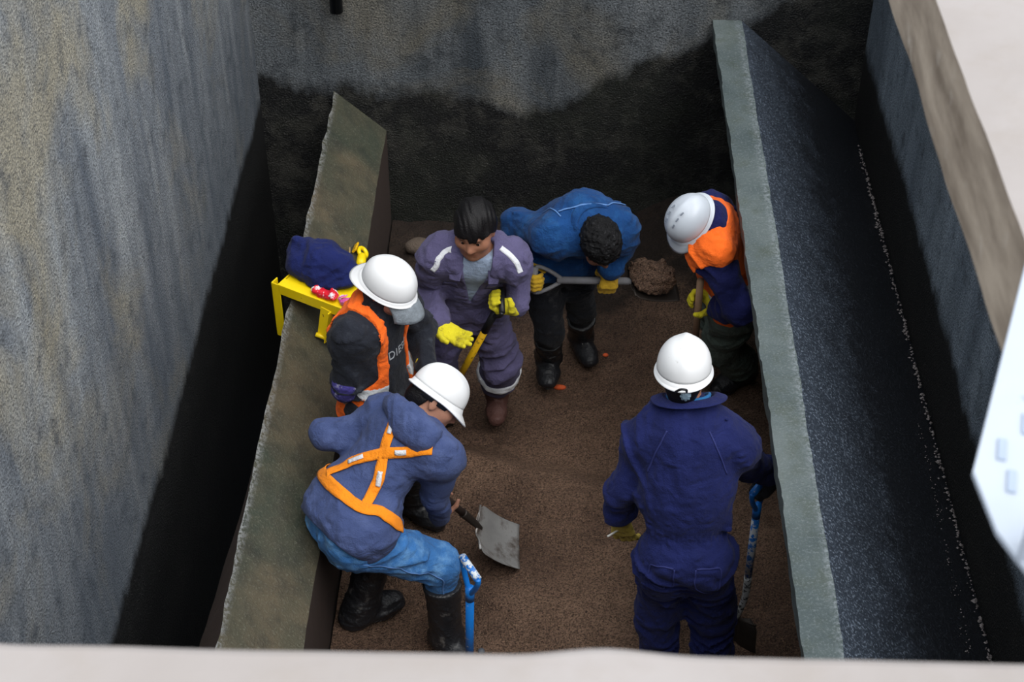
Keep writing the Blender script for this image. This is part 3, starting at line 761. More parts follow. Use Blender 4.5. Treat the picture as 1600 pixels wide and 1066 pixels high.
# ---- C: black sweatshirt and orange vest, cap under a hard hat worn backwards
def worker_capped():
    J = {'pelvis': (-.690, 5.070, .80), 'neck': (-.700, 5.106, 1.275), 'head': (-.639, 5.106, 1.385), 'shL': (-.636, 5.245, 1.225), 'shR': (-.774, 4.972, 1.23),
         'hipL': (-.630, 5.130, .77), 'hipR': (-.730, 5.010, .77), 'anL': (-.600, 5.180, .09), 'anR': (-.755, 5.060, .09), 'knL': (-.565, 5.100, .435), 'knR': (-.700, 5.000, .435),
         'wrL': (-.490, 5.085, .94), 'wrR': (-.790, 5.02, .735), 'elL': (-.530, 5.32, 1.00), 'elR': (-.825, 4.965, .965)}
    f = nrm((.88, -.47, 0))
    hr = Hand('R', J['wrR'], (.25, .1, -1), (.3, .8, 0), (.3, .4, .3)); hl = Hand('L', J['wrL'], (.1, -.45, -.9), (-.7, -.4, 0), (.4, .5, .4))
    s = Fig('worker in black sweatshirt and open orange vest, dusty cap under a backward white hard hat', J, f, (.80, -.46, -.38), (.25, -.1, .95), hump=.02, wide=.98, hands={'L': hl, 'R': hr})
    td = {'L': (.8, -.6, 0), 'R': (.6, -.8, 0)}; s.body(td, srgb(158, 116, 100))
    tors = s.torso(.024, neck=False)
    ho = s.cloth('sweatshirt', tors + s.arm('L', .018, .9) + [cap(s.J['shR'], lerp(s.J['shR'], s.J['elR'], .84), .078, .070, .045)], 'black_cloth', .015, 8, 11)
    # balaclava under the cap, round neck and head
    A = [s.hr, s.hf, s.hu]; c = s.hl
    BP = [ell(c(0, -.014, .028), (.085, .105, .096), A), ell(c(0, .012, -.05), (.074, .075, .09), A, .05), cap(s.J['neck'] - s.u * .03, c(0, -.01, -.05), .086, .075, .04)]
    def face(Q):
        x, y, z = s.htl(Q); return .9 * np.minimum(.052 - np.sqrt((x) ** 2 + ((z + .03) * .85) ** 2), y - .02) * 1.0
    s.cloth('balaclava', BP, 'black_cloth', .006, 16, 13, .0055, post=face)
    s.cloth('inner_sleeve', [cap(lerp(s.J['shR'], s.J['elR'], .86), lerp(s.J['elR'], s.J['wrR'], .02), .064, .060, .02)], 'violet', .006, 20, 14, .005)
    s.cloth('trousers', s.leg('L', .016, .75) + s.leg('R', .016, .75) + [cap(J['hipL'], J['hipR'], .122, None, .06)], 'black_trouser', .008, 9, 15)
    # vest: torso shell open down the front
    def vest(Q):
        x, y, z = s.tl(Q); d = np.maximum(z - .60, -(z - (-.03)))
        xo = np.interp(z, [.0, .14, .30, .40, .50], [.078, .076, .070, .074, .074]); fo = np.where(y > -.01, xo - np.abs(x), -.02)
        ah = np.sqrt(((z - .37) / 1.9) ** 2 + (y * .9) ** 2) ; arm = np.where(np.abs(x) > .112, .105 - ah, -.03)
        return np.maximum(np.maximum(d, fo), np.maximum(arm, np.abs(x) - .175))
    vs = s.cloth('vest', s.torso(.036, neck=False), 'orange', .015, 8, 11, .006, post=vest)
    s.cloth('reflective_band', s.torso(.038, neck=False), 'silver', .015, 8, 11, .006, parent=vs, post=lambda Q: np.maximum(vest(Q), np.abs(s.tl(Q)[2] - .150) - .028))
    # printed word across the chest
    bv = bvh_of(ho)
    cu = bpy.data.curves.new('lettering', 'FONT'); cu.body = 'DIESEL'; cu.size = .052; cu.space_character = 1.12; cu.align_x = 'CENTER'
    to = bpy.data.objects.new('lettering_curve', cu); COL.objects.link(to); bpy.context.view_layer.update()
    me = to.to_mesh(); tv = [tuple(q.co) for q in me.vertices]; tf = [tuple(p.vertices) for p in me.polygons]; to.to_mesh_clear(); bpy.data.objects.remove(to)
    pv = []
    for x, y, z in tv:
        p = s.loc(-.020 - x, .6, .290 + y); h = bv.ray_cast(Vector(p), Vector(-s.fr))
        q = np.array(h[0]) + np.array(h[1]) * .003 if h[0] is not None else s.loc(.02 - x, .2, .30 + y); pv.append(q)
    solid(mk('lettering', pv, tf, M['letter'], ho, smooth=False), .002, 0)
    s.glove('L', 'yellow_glove')
    for sd in 'LR': s.boot(sd, td[sd], 'rubber', .27, .012)
    # cap: band round the brow and a curved visor
    cp = s.cloth('cap', [ell(c(0, .0, .035), (.089, .110, .095), A)], 'black_cloth', 0, h=.005, post=lambda Q: np.maximum(-(s.htl(Q)[2] - .012), s.htl(Q)[2] - .10))
    gog = Field([ell(c(0, .0, .02), (.094, .116, .095), A)], .005).clip(lambda Q: np.abs(s.htl(Q)[2] - .032) - .011).obj('goggle_strap', M['goggle'], s.root)
    v = []; nx, ny = 17, 9
    for i in range(nx):
        a = -1.05 + 2.1 * i / (nx - 1)
        for j in range(ny):
            t = j / (ny - 1); L = .082 * (math.cos(a) ** .4) * t
            v.append(c(math.sin(a) * (.086 + .012 * t), math.cos(a) * .105 * (1) + L, .020 - .045 * t * t - .030 * (math.sin(a) ** 2)))
    fc = [(i * ny + j, i * ny + j + 1, (i + 1) * ny + j + 1, (i + 1) * ny + j) for i in range(nx - 1) for j in range(ny - 1)]
    solid(mk('cap_visor', v, fc, M['cap_grey'], cp), .006)
    s.helmet('white_plastic', back=True, peak=.042, tilt=-.06, size=.97)
    return s
# ---- D: purple coverall, bare head, palm held out
def worker_purple():
    J = {'pelvis': (-.363, 5.768, .80), 'neck': (-.294, 5.562, 1.27), 'head': (-.303, 5.525, 1.385), 'shL': (-.148, 5.575, 1.185), 'shR': (-.452, 5.585, 1.185),
         'hipL': (-.273, 5.766, .77), 'hipR': (-.453, 5.770, .77), 'anL': (-.233, 5.965, .08), 'anR': (-.510, 6.05, .08), 'knL': (-.200, 5.80, .41), 'knR': (-.510, 5.78, .40),
         'wrL': (-.16, 5.586, 1.0), 'wrR': (-.469, 5.443, .93), 'elL': (-.125, 5.715, 1.02), 'elR': (-.530, 5.650, .955)}
    ax = nrm(V(-.524, 5.793, .03) - V(-.190, 5.535, .99))
    hl = grip('L', (-.190, 5.535, .99), orth((.2, -.9, .2), ax), J['elL'], .0145); hr = Hand('R', J['wrR'], (.75, -.45, -.28), (.1, -.3, .95), (.2, .25, .2), .15, .10)
    s = Fig('bareheaded worker in purple grey coverall leaning forward with one gloved palm held out', J, (-.02, -1, 0), (-.16, -.95, -.18), (-.02, -.15, .98), hump=.01, wide=.96, hands={'L': hl, 'R': hr})
    td = {'L': (.05, -1, 0), 'R': (-.3, -1, 0)}; s.body(td, srgb(164, 114, 90))
    P = s.torso(.022, neck=False) + s.arm('L', .014, .93, .006) + s.arm('R', .016, .93, .006) + s.leg('L', .022, .78, .020) + s.leg('R', .022, .78, .020)
    def vee(Q):
        x, y, z = s.tl(Q); w = np.interp(z, [.22, .50], [.006, .062]); return np.where((y > 0) & (z > .20), w - np.abs(x + .004), -.05)
    cv = s.cloth('coverall', P, 'purple', .018, 7.5, 21, post=vee)
    s.cloth('tshirt', s.torso(.010, hips=False), 'tshirt', .003, 10, 22, post=lambda Q: np.maximum(s.tl(Q)[2] - .54, .1 - s.tl(Q)[2]))
    bv = bvh_of(cv)
    for sg in (-1, 1):   # collar flaps, pocket flaps, shoulder tape
        F = lambda x, z: s.surf(bv, sg * x, z, False)
        v = [s.loc(sg * x, y, z) for x, y, z in ((.050, .06, .515), (.062, .125, .44), (.105, .105, .415), (.118, .06, .47), (.095, .0, .53))]
        o = solid(mk('collar_flap', [q + s.fr * .018 for q in v], [(0, 1, 2, 3, 4)], M['purple'], cv, smooth=False), .010); bev(o, .004)
        ribbon('pocket_flap', bv, [F(.062, .335), F(.095, .328), F(.128, .335)], .035, M['purple'], cv, .005, .004, 14, 3)
        ribbon('reflective_tape', bv, [s.J['sh' + ('R' if sg > 0 else 'L')] + d for d in (lerp(s.u * .09 - s.R * sg * .065, s.fr * .08, .0), s.u * .09 - s.R * sg * .025 + s.fr * .02, s.u * .07 + s.R * sg * .015 + s.fr * .05, s.u * .03 + s.R * sg * .035 + s.fr * .075)], .024, M['white_tape'], cv, .002, .002, 24, 3)
    for sd in 'LR':      # shin tape
        k, a = s.J['kn' + sd], s.J['an' + sd]; ax2 = nrm(k - a); q = lerp(k, a, .46)
        s.cloth('reflective_tape', [cap(lerp(k, a, .30), lerp(k, a, .62), .060 + .026 + .014, .056 + .026 + .015, .03)], 'white_tape', .018, 7.5, 21, .0055, parent=cv, post=lambda Q: np.abs((Q - q) @ ax2) - .019)
        s.boot(sd, td[sd], 'brown_boot', .14, .008, False)
    s.glove('L', 'yellow_glove'); s.glove('R', 'yellow_glove')
    s.hair(low=(.030, .0, -.075), th=.015, straight=True)
    return s
# ---- E: denim jacket, bowed over a loaded shovel
def worker_denim():
    J = {'pelvis': (.054, 6.082, .83), 'neck': (.207, 5.846, 1.17), 'head': (.244, 5.772, 1.14), 'shL': (.325, 5.885, 1.12), 'shR': (.040, 5.835, 1.12),
         'hipL': (.143, 6.10, .80), 'hipR': (-.034, 6.065, .80), 'anL': (.193, 6.419, .08), 'anR': (.024, 6.25, .08), 'knL': (.183, 6.201, .415), 'knR': (.027, 6.04, .407),
         'wrL': (.32, 5.989, .80), 'wrR': (-.065, 5.969, .80), 'elL': (.318, 5.99, .96), 'elR': (-.140, 6.075, 1.03)}
    hr = grip('R', (-.048, 5.860, .858), (0, .2, 1), (-.085, 6.02, 1.0), .013); hl = grip('L', (.290, 5.900, .8257), (-1, -.126, .096), (.38, 5.95, 1.0), .018)
    s = Fig('worker in blue denim jacket bowed over a shovel heaped with soil', J, (.2, -1, 0), (.3, -.5, -.8), (.2, -.8, .55), hump=.085, wide=1.06, hands={'L': hl, 'R': hr})
    td = {'L': (.3, -1, 0), 'R': (.0, -1, 0)}; s.body(td, srgb(140, 98, 80))
    jk = s.cloth('jacket', s.torso(.028, neck=False) + s.arm('L', .026, .93) + s.arm('R', .026, .93), 'denim', .016, 7, 31, post=lambda Q: -(s.tl(Q)[2] + .07))
    bv = bvh_of(jk)
    ribbon('yoke_seam', bv, [s.loc(x, -.09, .53 - 2.2 * x * x) for x in (-.17, -.12, -.06, 0, .06, .12, .17)], .007, M['seam'], jk, .006, .002, 80, 2)
    for sg in (-1, 1): ribbon('shoulder_seam', bv, [s.surf(bv, sg * x, z) for x, z in ((.165, .30), (.160, .38), (.150, .46))], .006, M['seam'], jk, .0035, .002, 40, 2)
    s.collar('denim', .078, .090, .045, .9, .034)
    s.cloth('trousers', s.leg('L', .004, .8, .006) + s.leg('R', .004, .8, .006) + [cap(J['hipL'], J['hipR'], .11, None, .06)], 'black_trouser', .013, 9, 33)
    for sd in 'LR': s.boot(sd, td[sd], 'rubber', .26, .012)
    s.glove('L', 'ochre_glove', .08, .014); s.glove('R', 'ochre_glove', .08, .014)
    s.hair('grey_hair', low=(.045, -.01, -.095), th=.016, curly=True)
    return s
# ---- F: orange vest half hidden by the partition
def worker_vest():
    J = {'pelvis': (.875, 5.920, .78), 'neck': (.728, 5.870, 1.20), 'head': (.650, 5.799, 1.25), 'shL': (.742, 5.725, 1.135), 'shR': (.752, 6.020, 1.125),
         'hipL': (.890, 5.836, .75), 'hipR': (.860, 6.004, .75), 'anL': (1.005, 6.138, .10), 'anR': (.939, 6.373, .10), 'knL': (.865, 5.949, .418), 'knR': (.847, 6.168, .428),
         'wrL': (.768, 5.84, .80), 'wrR': (.776, 5.861, .90), 'elL': (.80, 5.63, .92), 'elR': (.889, 6.066, .973)}
    ax = nrm(V(.745, 6.05, .12) - V(.700, 5.715, .98))
    hl = grip('L', (.7094, 5.785, .80), ax, (.80, 5.64, .93)); hr = Hand('R', (.865, 6.06, .76), (.0, -.1, -1), (-.9, .2, 0))
    s = Fig('stooping worker in orange vest and pale grey vented hard hat beside the grey partition', J, (-1, .12, 0), (-.5, -.28, -.7), (-.55, -.5, .7), hump=.0, wide=.92, hands={'L': hl, 'R': hr}, poles={'L': (.5, -1, .3), 'R': (.8, .6, .3)})
    td = {'L': (-.75, -.6, 0), 'R': (-.8, -.4, 0)}; s.body(td, srgb(168, 122, 102))
    s.cloth('sweatshirt', s.torso(.022, neck=False) + s.arm('L', .022, .93) + s.arm('R', .022, .93), 'navy_dark', .015, 8, 41)
    c = s.J['neck'] + V(-.015, -.035, .010); A = [s.R, s.fr, s.u]
    HP = [cap(c + s.R * .055 * math.sin(a) - s.fr * .055 * math.cos(a) + s.u * .035, c + s.R * .055 * math.sin(a + .5) - s.fr * .055 * math.cos(a + .5) + s.u * .035, .036, None, .03) for a in np.arange(-2.0, 1.7, .45)]
    s.cloth('hood', HP + [ell(c - s.fr * .055 + s.u * .015 - s.R * .02, (.065, .04, .05), A, .05)], 'navy_dark', .007, 12, 42, .006)
    def vest(Q):
        x, y, z = s.tl(Q); d = np.maximum(z - .60, -(z + .06)); fo = np.where(y > .03, .03 - np.abs(x), -.02)
        ah = np.sqrt(((z - .30) / 1.3) ** 2 + (y * .9) ** 2); arm = np.where(np.abs(x) > .150, .085 - ah, -.03)
        nk = np.maximum(.078 - np.linalg.norm(Q - s.J['neck'] - V(-.03, -.065, .04), axis=1), np.minimum(x - .115, z - .22))
        return np.maximum(np.maximum(np.maximum(d, fo), arm), nk)
    vs = s.cloth('vest', s.torso(.038, neck=False), 'orange', .015, 8, 41, .006, post=vest)
    for z in (.03, .10): s.cloth('reflective_band', s.torso(.042, neck=False), 'silver', .015, 8, 41, .006, parent=vs, post=lambda Q: np.maximum(vest(Q), np.abs(s.tl(Q)[2] - z) - .02))
    s.cloth('trousers', s.leg('L', .022, .85, .016) + s.leg('R', .022, .85, .016) + [cap(J['hipL'], J['hipR'], .118, None, .06)], 'green_trouser', .016, 8, 43)
    for sd in 'LR': s.boot(sd, td[sd], 'rubber', .24, .012)
    s.glove('L', 'yellow_glove'); s.glove('R', 'yellow_glove')
    s.hair(low=(.03, .012, -.09), th=.004); h = s.helmet('grey_plastic', peak=.042, ridges=1, tilt=.0, size=.94)
    for sg in (-1, 1):
        for k in range(3):
            q = s.hc + s.hatf * (.055 - .034 * k) + s.hatr * sg * (.026 + .002 * k); z = .120 * math.sqrt(max(0, 1 - ((.055 - .034 * k) / .121) ** 2 - (.03 / .098) ** 2)) ** .86
            box('vent_slot', q + s.hatu * (z + .004), (.006, .020, .006), (s.hatr, s.hatf + s.hatu * -.3 * (1 - k), s.hatu), M['vent'], h, .002)
    return s

# ------------------------------------------------------------------ the tank
def prism(name, ys, prof, mat, kind='structure', mats=None):
    """a long body along Y; prof(y) gives its cross-section corners (x, z), counter-clockwise seen from the front"""
    v = []; f = []; mi = []
    for y in ys:
        for x, z in prof(y): v.append((x, y, z))
    m = len(v) // len(ys)
    for i in range(len(ys) - 1):
        for j in range(m):
            f.append((i * m + j, i * m + (j + 1) % m, (i + 1) * m + (j + 1) % m, (i + 1) * m + j)); mi.append(mats[j] if mats else 0)
    f.append(tuple(range(m))[::-1]); mi.append(0); f.append(tuple((len(ys) - 1) * m + j for j in range(m))); mi.append(0)
    o = mk(name, v, f, mat, None, smooth=False); o.data.polygons.foreach_set('material_index', mi)
    import bmesh
    bm = bmesh.new(); bm.from_mesh(o.data); bmesh.ops.recalc_face_normals(bm, faces=bm.faces); bm.to_mesh(o.data); bm.free()
    return tag(o, kind=kind)
def struct_box(name, lo, hi, mat):
    lo, hi = np.array(lo, float), np.array(hi, float)
    return tag(box(name, (lo + hi) / 2, hi - lo, np.eye(3), mat, None, 0), kind='structure')
struct_box('wall_left', (-1.80, 1.075, -1.3), (-1.57, 7.75, 4.1), M['left'])
struct_box('wall_back', (-1.57, 7.50, -1.3), (1.67, 7.75, 4.1), M['back'])
struct_box('wall_right', (1.67, 1.075, -1.3), (1.90, 7.75, 2.35), M['right'])  # unseen top kept low so the soft sun reaches the opposite wall
struct_box('ground', (1.90, .80, 2.15), (5.5, 9.5, 2.35), M['pale'])
struct_box('wall_front', (-1.57, .80, -1.3), (1.67, 1.02, 3.9), M['back'])
struct_box('floor', (-1.57, 1.02, -1.5), (1.67, 7.50, -1.3), M['tar'])
YS = np.linspace(1.02, 7.5, 330)
def jag(y, seed, a=.012, f=9): return a * 2 * (fbm(np.array([[y * f, seed * 3.1, 0]]), seed, 4)[0] - .47)
def left_slab(y):
    k = min(max((5.5 - y) / 1.6, 0), 1)
    return [(-1.16 + jag(y, 1, .012), .86), (-1.180 - .11 * k + jag(y, 5, .006), .60), (-1.175, -1.3), (-.897, -1.3), (-.89 + jag(y, 2, .008, 5), .612), ]
prism('wall_partition_mossy', YS, left_slab, [M['olive'], M['clod'], M['tar']], mats=[1, 2, 2, 1, 0])
def right_slab(y):
    c = .05 * max(0, fbm(np.array([[y * 3.3, 7.7, 0]]), 12, 2)[0] - .42) * (1 if y < 4.3 else .2)
    return [(.853 + jag(y, 3, .008, 5) + jag(y, 13, .007, 24) + c * .5, 1.32), (.868 + jag(y, 4, .01), 1.19), (1.669, .53), (1.669, .72), (.985 + .02 * (y - 3.4) / 4.1 + jag(y, 6, .006, 5) + jag(y, 16, .006, 26), 1.318)]
prism('wall_partition_grey', YS, right_slab, [M['ptop'], M['tar']], mats=[0, 1, 1, 1, 0])
# coping along the photographer's side, its far edge chipped, and the walkway beam over the right-hand wall
XS = np.linspace(-2.4, 2.6, 260)
v = []; f = []
for x in XS:
    e = 1.057 + .004 * (x - .0) / 1.0 * .6 + .006 * (fbm(np.array([[x * 7, 1.7, 0]]), 3, 3)[0] - .45) + (.010 * max(0, math.sin(x * 9 + 1)) ** 8)
    for y, z in ((.15, 4.1), (e - .012, 4.1), (e - .002, 4.094), (e, 4.08), (e, 3.9), (.15, 3.9)): v.append((x, y, z))
for i in range(len(XS) - 1):
    for j in range(6): f.append((i * 6 + j, (i + 1) * 6 + j, (i + 1) * 6 + (j + 1) % 6, i * 6 + (j + 1) % 6))
tag(mk('trim_1', v, f, M['pale'], smooth=False), kind='structure')
YB = np.linspace(1.085, 7.5, 200)
def beam(y): return [(.655 + .010 * (fbm(np.array([[y * 6, 9, 0]]), 8, 3)[0] - .45), 4.1), (.664 + .016 * (fbm(np.array([[y * 5, 4, 0]]), 9, 3)[0] - .45), 3.9), (1.32, 3.9), (1.32, 4.1)]
prism('trim_2', YB, beam, [M['beam'], M['pale']], mats=[0, 0, 0, 1])

# soil
def sstep(a, b, x): t = np.clip((x - a) / (b - a), 0, 1); return t * t * (3 - 2 * t)
def hgt(x, y):
    x = np.asarray(x, float); y = np.asarray(y, float); P = np.stack([x, y, np.zeros_like(x)], -1)
    w = y + .25 * (fbm(P * 1.7, 2, 3) - .45) + .10 * np.sin(x * 4)
    h = -.085 * sstep(5.42, 5.68, w) * (1 - sstep(.25, .9, x)) + .035 * np.exp(-((w - 5.42) / .16) ** 2) * (1 - sstep(.2, .8, x))
    h += .10 * sstep(6.6, 7.3, y) + .12 * sstep(.35, .8, x) * sstep(6.45, 6.9, y)
    h += .05 * np.exp(-((x + .05) / .22) ** 2 - ((y - 4.62) / .2) ** 2) - .03 * np.exp(-((x + .2) / .16) ** 2 - ((y - 5.02) / .14) ** 2)
    h += .05 * np.exp(-((x + .93) / .11) ** 2) * (1 - sstep(4.9, 5.6, y))
    h += .06 * (fbm(P * 2.6, 5, 4) - .47) + .045 * (fbm(P * 11, 6, 3) - .45) + .012 * (fbm(P * 34, 7, 3) - .45)
    return h
nx, ny = 230, 620
gx = np.linspace(-.883, 1.62, nx); gy = np.linspace(1.03, 7.49, ny)
GX, GY = np.meshgrid(gx, gy, indexing='ij'); GZ = hgt(GX, GY)
v = np.stack([GX, GY, GZ], -1).reshape(-1, 3)
i, j = np.meshgrid(np.arange(nx - 1), np.arange(ny - 1), indexing='ij'); q = i * ny + j
f = np.stack([q, q + ny, q + ny + 1, q + 1], -1).reshape(-1, 4)
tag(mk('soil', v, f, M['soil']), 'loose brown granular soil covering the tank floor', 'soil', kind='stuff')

# small lumps: grit in the gutter and along the worn edges
def lumps(name, pts, rs, mat, label, cat):
    v = []; f = []
    base = [(1, 0, 0), (-1, 0, 0), (0, 1, 0), (0, -1, 0), (0, 0, 1), (0, 0, -1)]
    tri = [(0, 2, 4), (2, 1, 4), (1, 3, 4), (3, 0, 4), (2, 0, 5), (1, 2, 5), (3, 1, 5), (0, 3, 5)]
    for p, r in zip(pts, rs):
        n = len(v); k = [random.uniform(.55, 1.2) for _ in range(6)]
        v += [tuple(p[c] + r * b[c] * kk for c in range(3)) for b, kk in zip(base, k)]; f += [tuple(n + a for a in t) for t in tri]
    return tag(mk(name, v, f, mat, smooth=False), label, cat, kind='stuff')
pts = []; rs = []
for _ in range(650):
    y = random.uniform(3.0, 7.2); r = random.uniform(.002, .0085) * (1 + .5 * (random.random() < .08)); x = 1.667 - 1.25 * r - abs(random.gauss(0, .012)); xr, zr = right_slab(y)[4]; m_ = (.72 - zr) / (1.669 - xr); pts.append((x, y, zr + m_ * (x - xr) + 1.22 * r * math.hypot(1, m_) + .001)); rs.append(r)
for _ in range(130):
    y = random.uniform(3.2, 5.0); r = random.uniform(.002, .004); x = 1.56 + (y - 4) * .03 + random.gauss(0, .01); xr, zr = right_slab(y)[4]; m_ = (.72 - zr) / (1.669 - xr); pts.append((x, y, zr + m_ * (x - xr) + 1.22 * r * math.hypot(1, m_) + .001)); rs.append(r)
lumps('grit', pts, rs, M['grit'], 'pale grit caught in the gutter at the foot of the tarred slope', 'grit')

# ------------------------------------------------------------------ tools
def d_grip(root, top, a, g, mat, w=.130, L=.125, r=.013, bar_mat=None):
    """D-shaped handle: cross bar, two arms meeting at the shaft"""
    g = orth(g, a); h = tube('grip_bar', [top - g * w / 2, top + g * w / 2], r * 1.15, M[bar_mat or mat], root)
    for sg in (-1, 1):
        tube('grip_arm', spline([top + g * sg * w * .5, top + g * sg * w * .5 + a * .025, top + g * sg * w * .32 + a * L * .6, top + g * sg * r * .7 + a * L], 14), r * .82, M[mat], root, 10)
    tube('grip_neck', [top + a * (L - .02), top + a * (L + .05)], r * 1.35, M[mat], root)
def blade(root, o, d, n, L, W, mat, square=True, dish=.030, th=.003):
    d = nrm(d); n = orth(n, d); wd = np.cross(d, n); v = []; nu, nv = 15, 17
    for i in range(nv):
        t = i / (nv - 1)
        hw = W / 2 * (sstep(-.18, .16, t) if square else sstep(-.18, .2, t) * (1 - .85 * max(0, (t - .55) / .45) ** 1.8)) * (1.0 if not square else 1 - .06 * t)
        for j in range(nu):
            u = j / (nu - 1) * 2 - 1
            v.append(o + d * L * t + wd * hw * u + n * (dish * abs(u) ** 2.2 * (1 - .35 * t) - .022 * math.sin(math.pi * t * .9)) - d * (.012 * u * u * (t ** 3)) + n * .016 * math.exp(-(u / .13) ** 2) * (1 - t) ** 2)
    f = [(i * nu + j, i * nu + j + 1, (i + 1) * nu + j + 1, (i + 1) * nu + j) for i in range(nv - 1) for j in range(nu - 1)]
    b = solid(mk('blade', v, f, M[mat], root), th, 0)
    for sg in (-1, 1): tube('foot_tread', [o + d * L * .06 + wd * sg * W * .16 + n * .004, o + d * L * .05 + wd * sg * W * .46 + n * dish * .8], .005, M[mat], b, 8)
    return b
P3 = lambda *a: V(*a)

def make_tools():
    # blue shovel held by the worker in navy
    t = empty('shovel', (.84, 4.49, 0), 'blue shovel with scraped paint held upright by the worker in navy coverall', 'shovel', 'shovels in the tank')
    top = P3(.863, 4.500, .905); a = nrm(P3(.862, 4.474, .32) - top)
    d_grip(t, top, a, (.55, .83, 0), 'blue_paint')
    tube('shaft', [top + a * .12, top + a * .34, P3(.861, 4.472, .40)], .0165, M['blue_worn'], t, radii=[.0165, .0165, .0155])
    tube('socket', spline([P3(.861, 4.472, .40), P3(.862, 4.475, .29), P3(.854, 4.482, .20), P3(.838, 4.488, .12)], 14), .015, M['blue_bare'], t, radii=list(np.linspace(.0165, .012, 14)))
    blade(t, P3(.838, 4.488, .13), (.16, -.10, -1), (.75, .65, .1), .27, .20, 'dark_steel')
    # second blue shovel standing by itself in front
    t = empty('shovel', (-.283, 4.083, 0), 'bright blue shovel standing alone beside the black boot of the worker in jeans', 'shovel', 'shovels in the tank')
    top = P3(-.262, 4.034, .905); a = nrm(P3(-.283, 4.083, .0) - top)
    d_grip(t, top, a, (.50, -.84, -.2), 'blue_paint', .125, .14, .0135, 'blue_worn')
    tube('shaft', [top + a * .15, top + a * .68], .0165, M['blue_paint'], t)
    blade(t, top + a * .66, a + V(0, .12, 0), (0, -1, .2), .28, .22, 'dark_steel')
    # the hoodie worker's shovel
    t = empty('shovel', (-.211, 4.987, .02), 'shiny square steel shovel on the soil, held by the worker in blue hoodie', 'shovel', 'shovels in the tank')
    s0 = P3(-.300, 4.867, .281); h = P3(-.412, 4.786, .51); a = nrm(s0 - h); top = P3(-.543, 4.691, .78)
    d_grip(t, top, a, (.7, -.7, 0), 'wood_brown')
    tube('shaft', [top + a * .12, h + a * .18], .0165, M['wood_brown'], t)
    tube('socket', spline([h + a * .17, s0 - a * .03, s0 + a * .03, P3(-.268, 4.886, .215)], 14), .018, M['dark_steel'], t, radii=list(np.linspace(.020, .013, 14)))
    blade(t, P3(-.290, 4.872, .235), (.72, .14, -.62), (.50, -.14, .84), .265, .25, 'steel', dish=.026)
    # yellow shovel of the worker in purple
    t = empty('shovel', (-.50, 5.77, 0), 'yellow shafted shovel with black handle gripped by the worker in purple grey coverall', 'shovel', 'shovels in the tank')
    top = P3(-.190, 5.535, .99); b = P3(-.524, 5.793, .03); a = nrm(b - top)
    d_grip(t, top, a, (.2, -.9, .2), 'black_plastic', .13, .11, .012)
    tube('collar_sleeve', [top + a * .10, top + a * .25], .0175, M['black_plastic'], t)
    tube('shaft', [top + a * .245, top + a * .80], .0165, M['yellow_worn'], t)
    tube('socket', [top + a * .79, top + a * .90], .017, M['dark_steel'], t)
    blade(t, top + a * .88, a + V(0, 0, -.3), (.5, -.6, .6), .26, .21, 'dark_steel')
    # grey wooden shovel, loaded
    t = empty('shovel', (.45, 6.03, .70), 'grey wooden handled shovel held level by the worker in denim jacket', 'shovel', 'shovels in the tank')
    top = P3(-.048, 5.860, .858); b = P3(.400, 5.915, .815); a = nrm(b - top)
    d_grip(t, top, a, (0, .2, 1), 'wood_grey', .13, .125, .012)
    tube('shaft', [top + a * .12, b], .0175, M['wood_grey'], t)
    blade(t, b - a * .01, a + V(0, .12, -.16), (.12, -.2, 1), .25, .21, 'dark_steel', dish=.010)
    hp = Field([ell(P3(.490, 5.945, .815), (.115, .10, .062)), ell(P3(.520, 5.925, .842), (.075, .075, .055), k=.05), ell(P3(.46, 5.97, .818), (.06, .07, .05), k=.05)], .006).warp(lambda Q: .030 * (fbm(Q * 18, 3, 3) - .45) * 1.6 + .034 * (fbm(Q * 60, 4, 3) - .43))
    bn = orth((.12, -.2, 1), nrm(a + V(0, .12, -.16))); hp.clip(lambda Q: .020 - (Q - b) @ bn)
    tag(hp.obj('soil_heap', M['soil'], None, 0), 'heap of brown soil lifted on the grey wooden handled shovel', 'soil heap', kind='stuff')
    # tool of the worker in the vest
    t = empty('shovel', (.755, 5.95, .1), 'pale wooden shovel handle pushed into soil by the worker in orange vest', 'shovel', 'shovels in the tank')
    top = P3(.700, 5.715, .98); b = P3(.7371, 5.991, .272); a = nrm(b - top)
    tube('shaft', [top, b], .0165, M['wood_pale'], t)
    tube('socket', [b - a * .06, b + a * .10], .018, M['dark_steel'], t)
    blade(t, b + a * .08, a, (.2, -.9, .3), .25, .20, 'dark_steel')

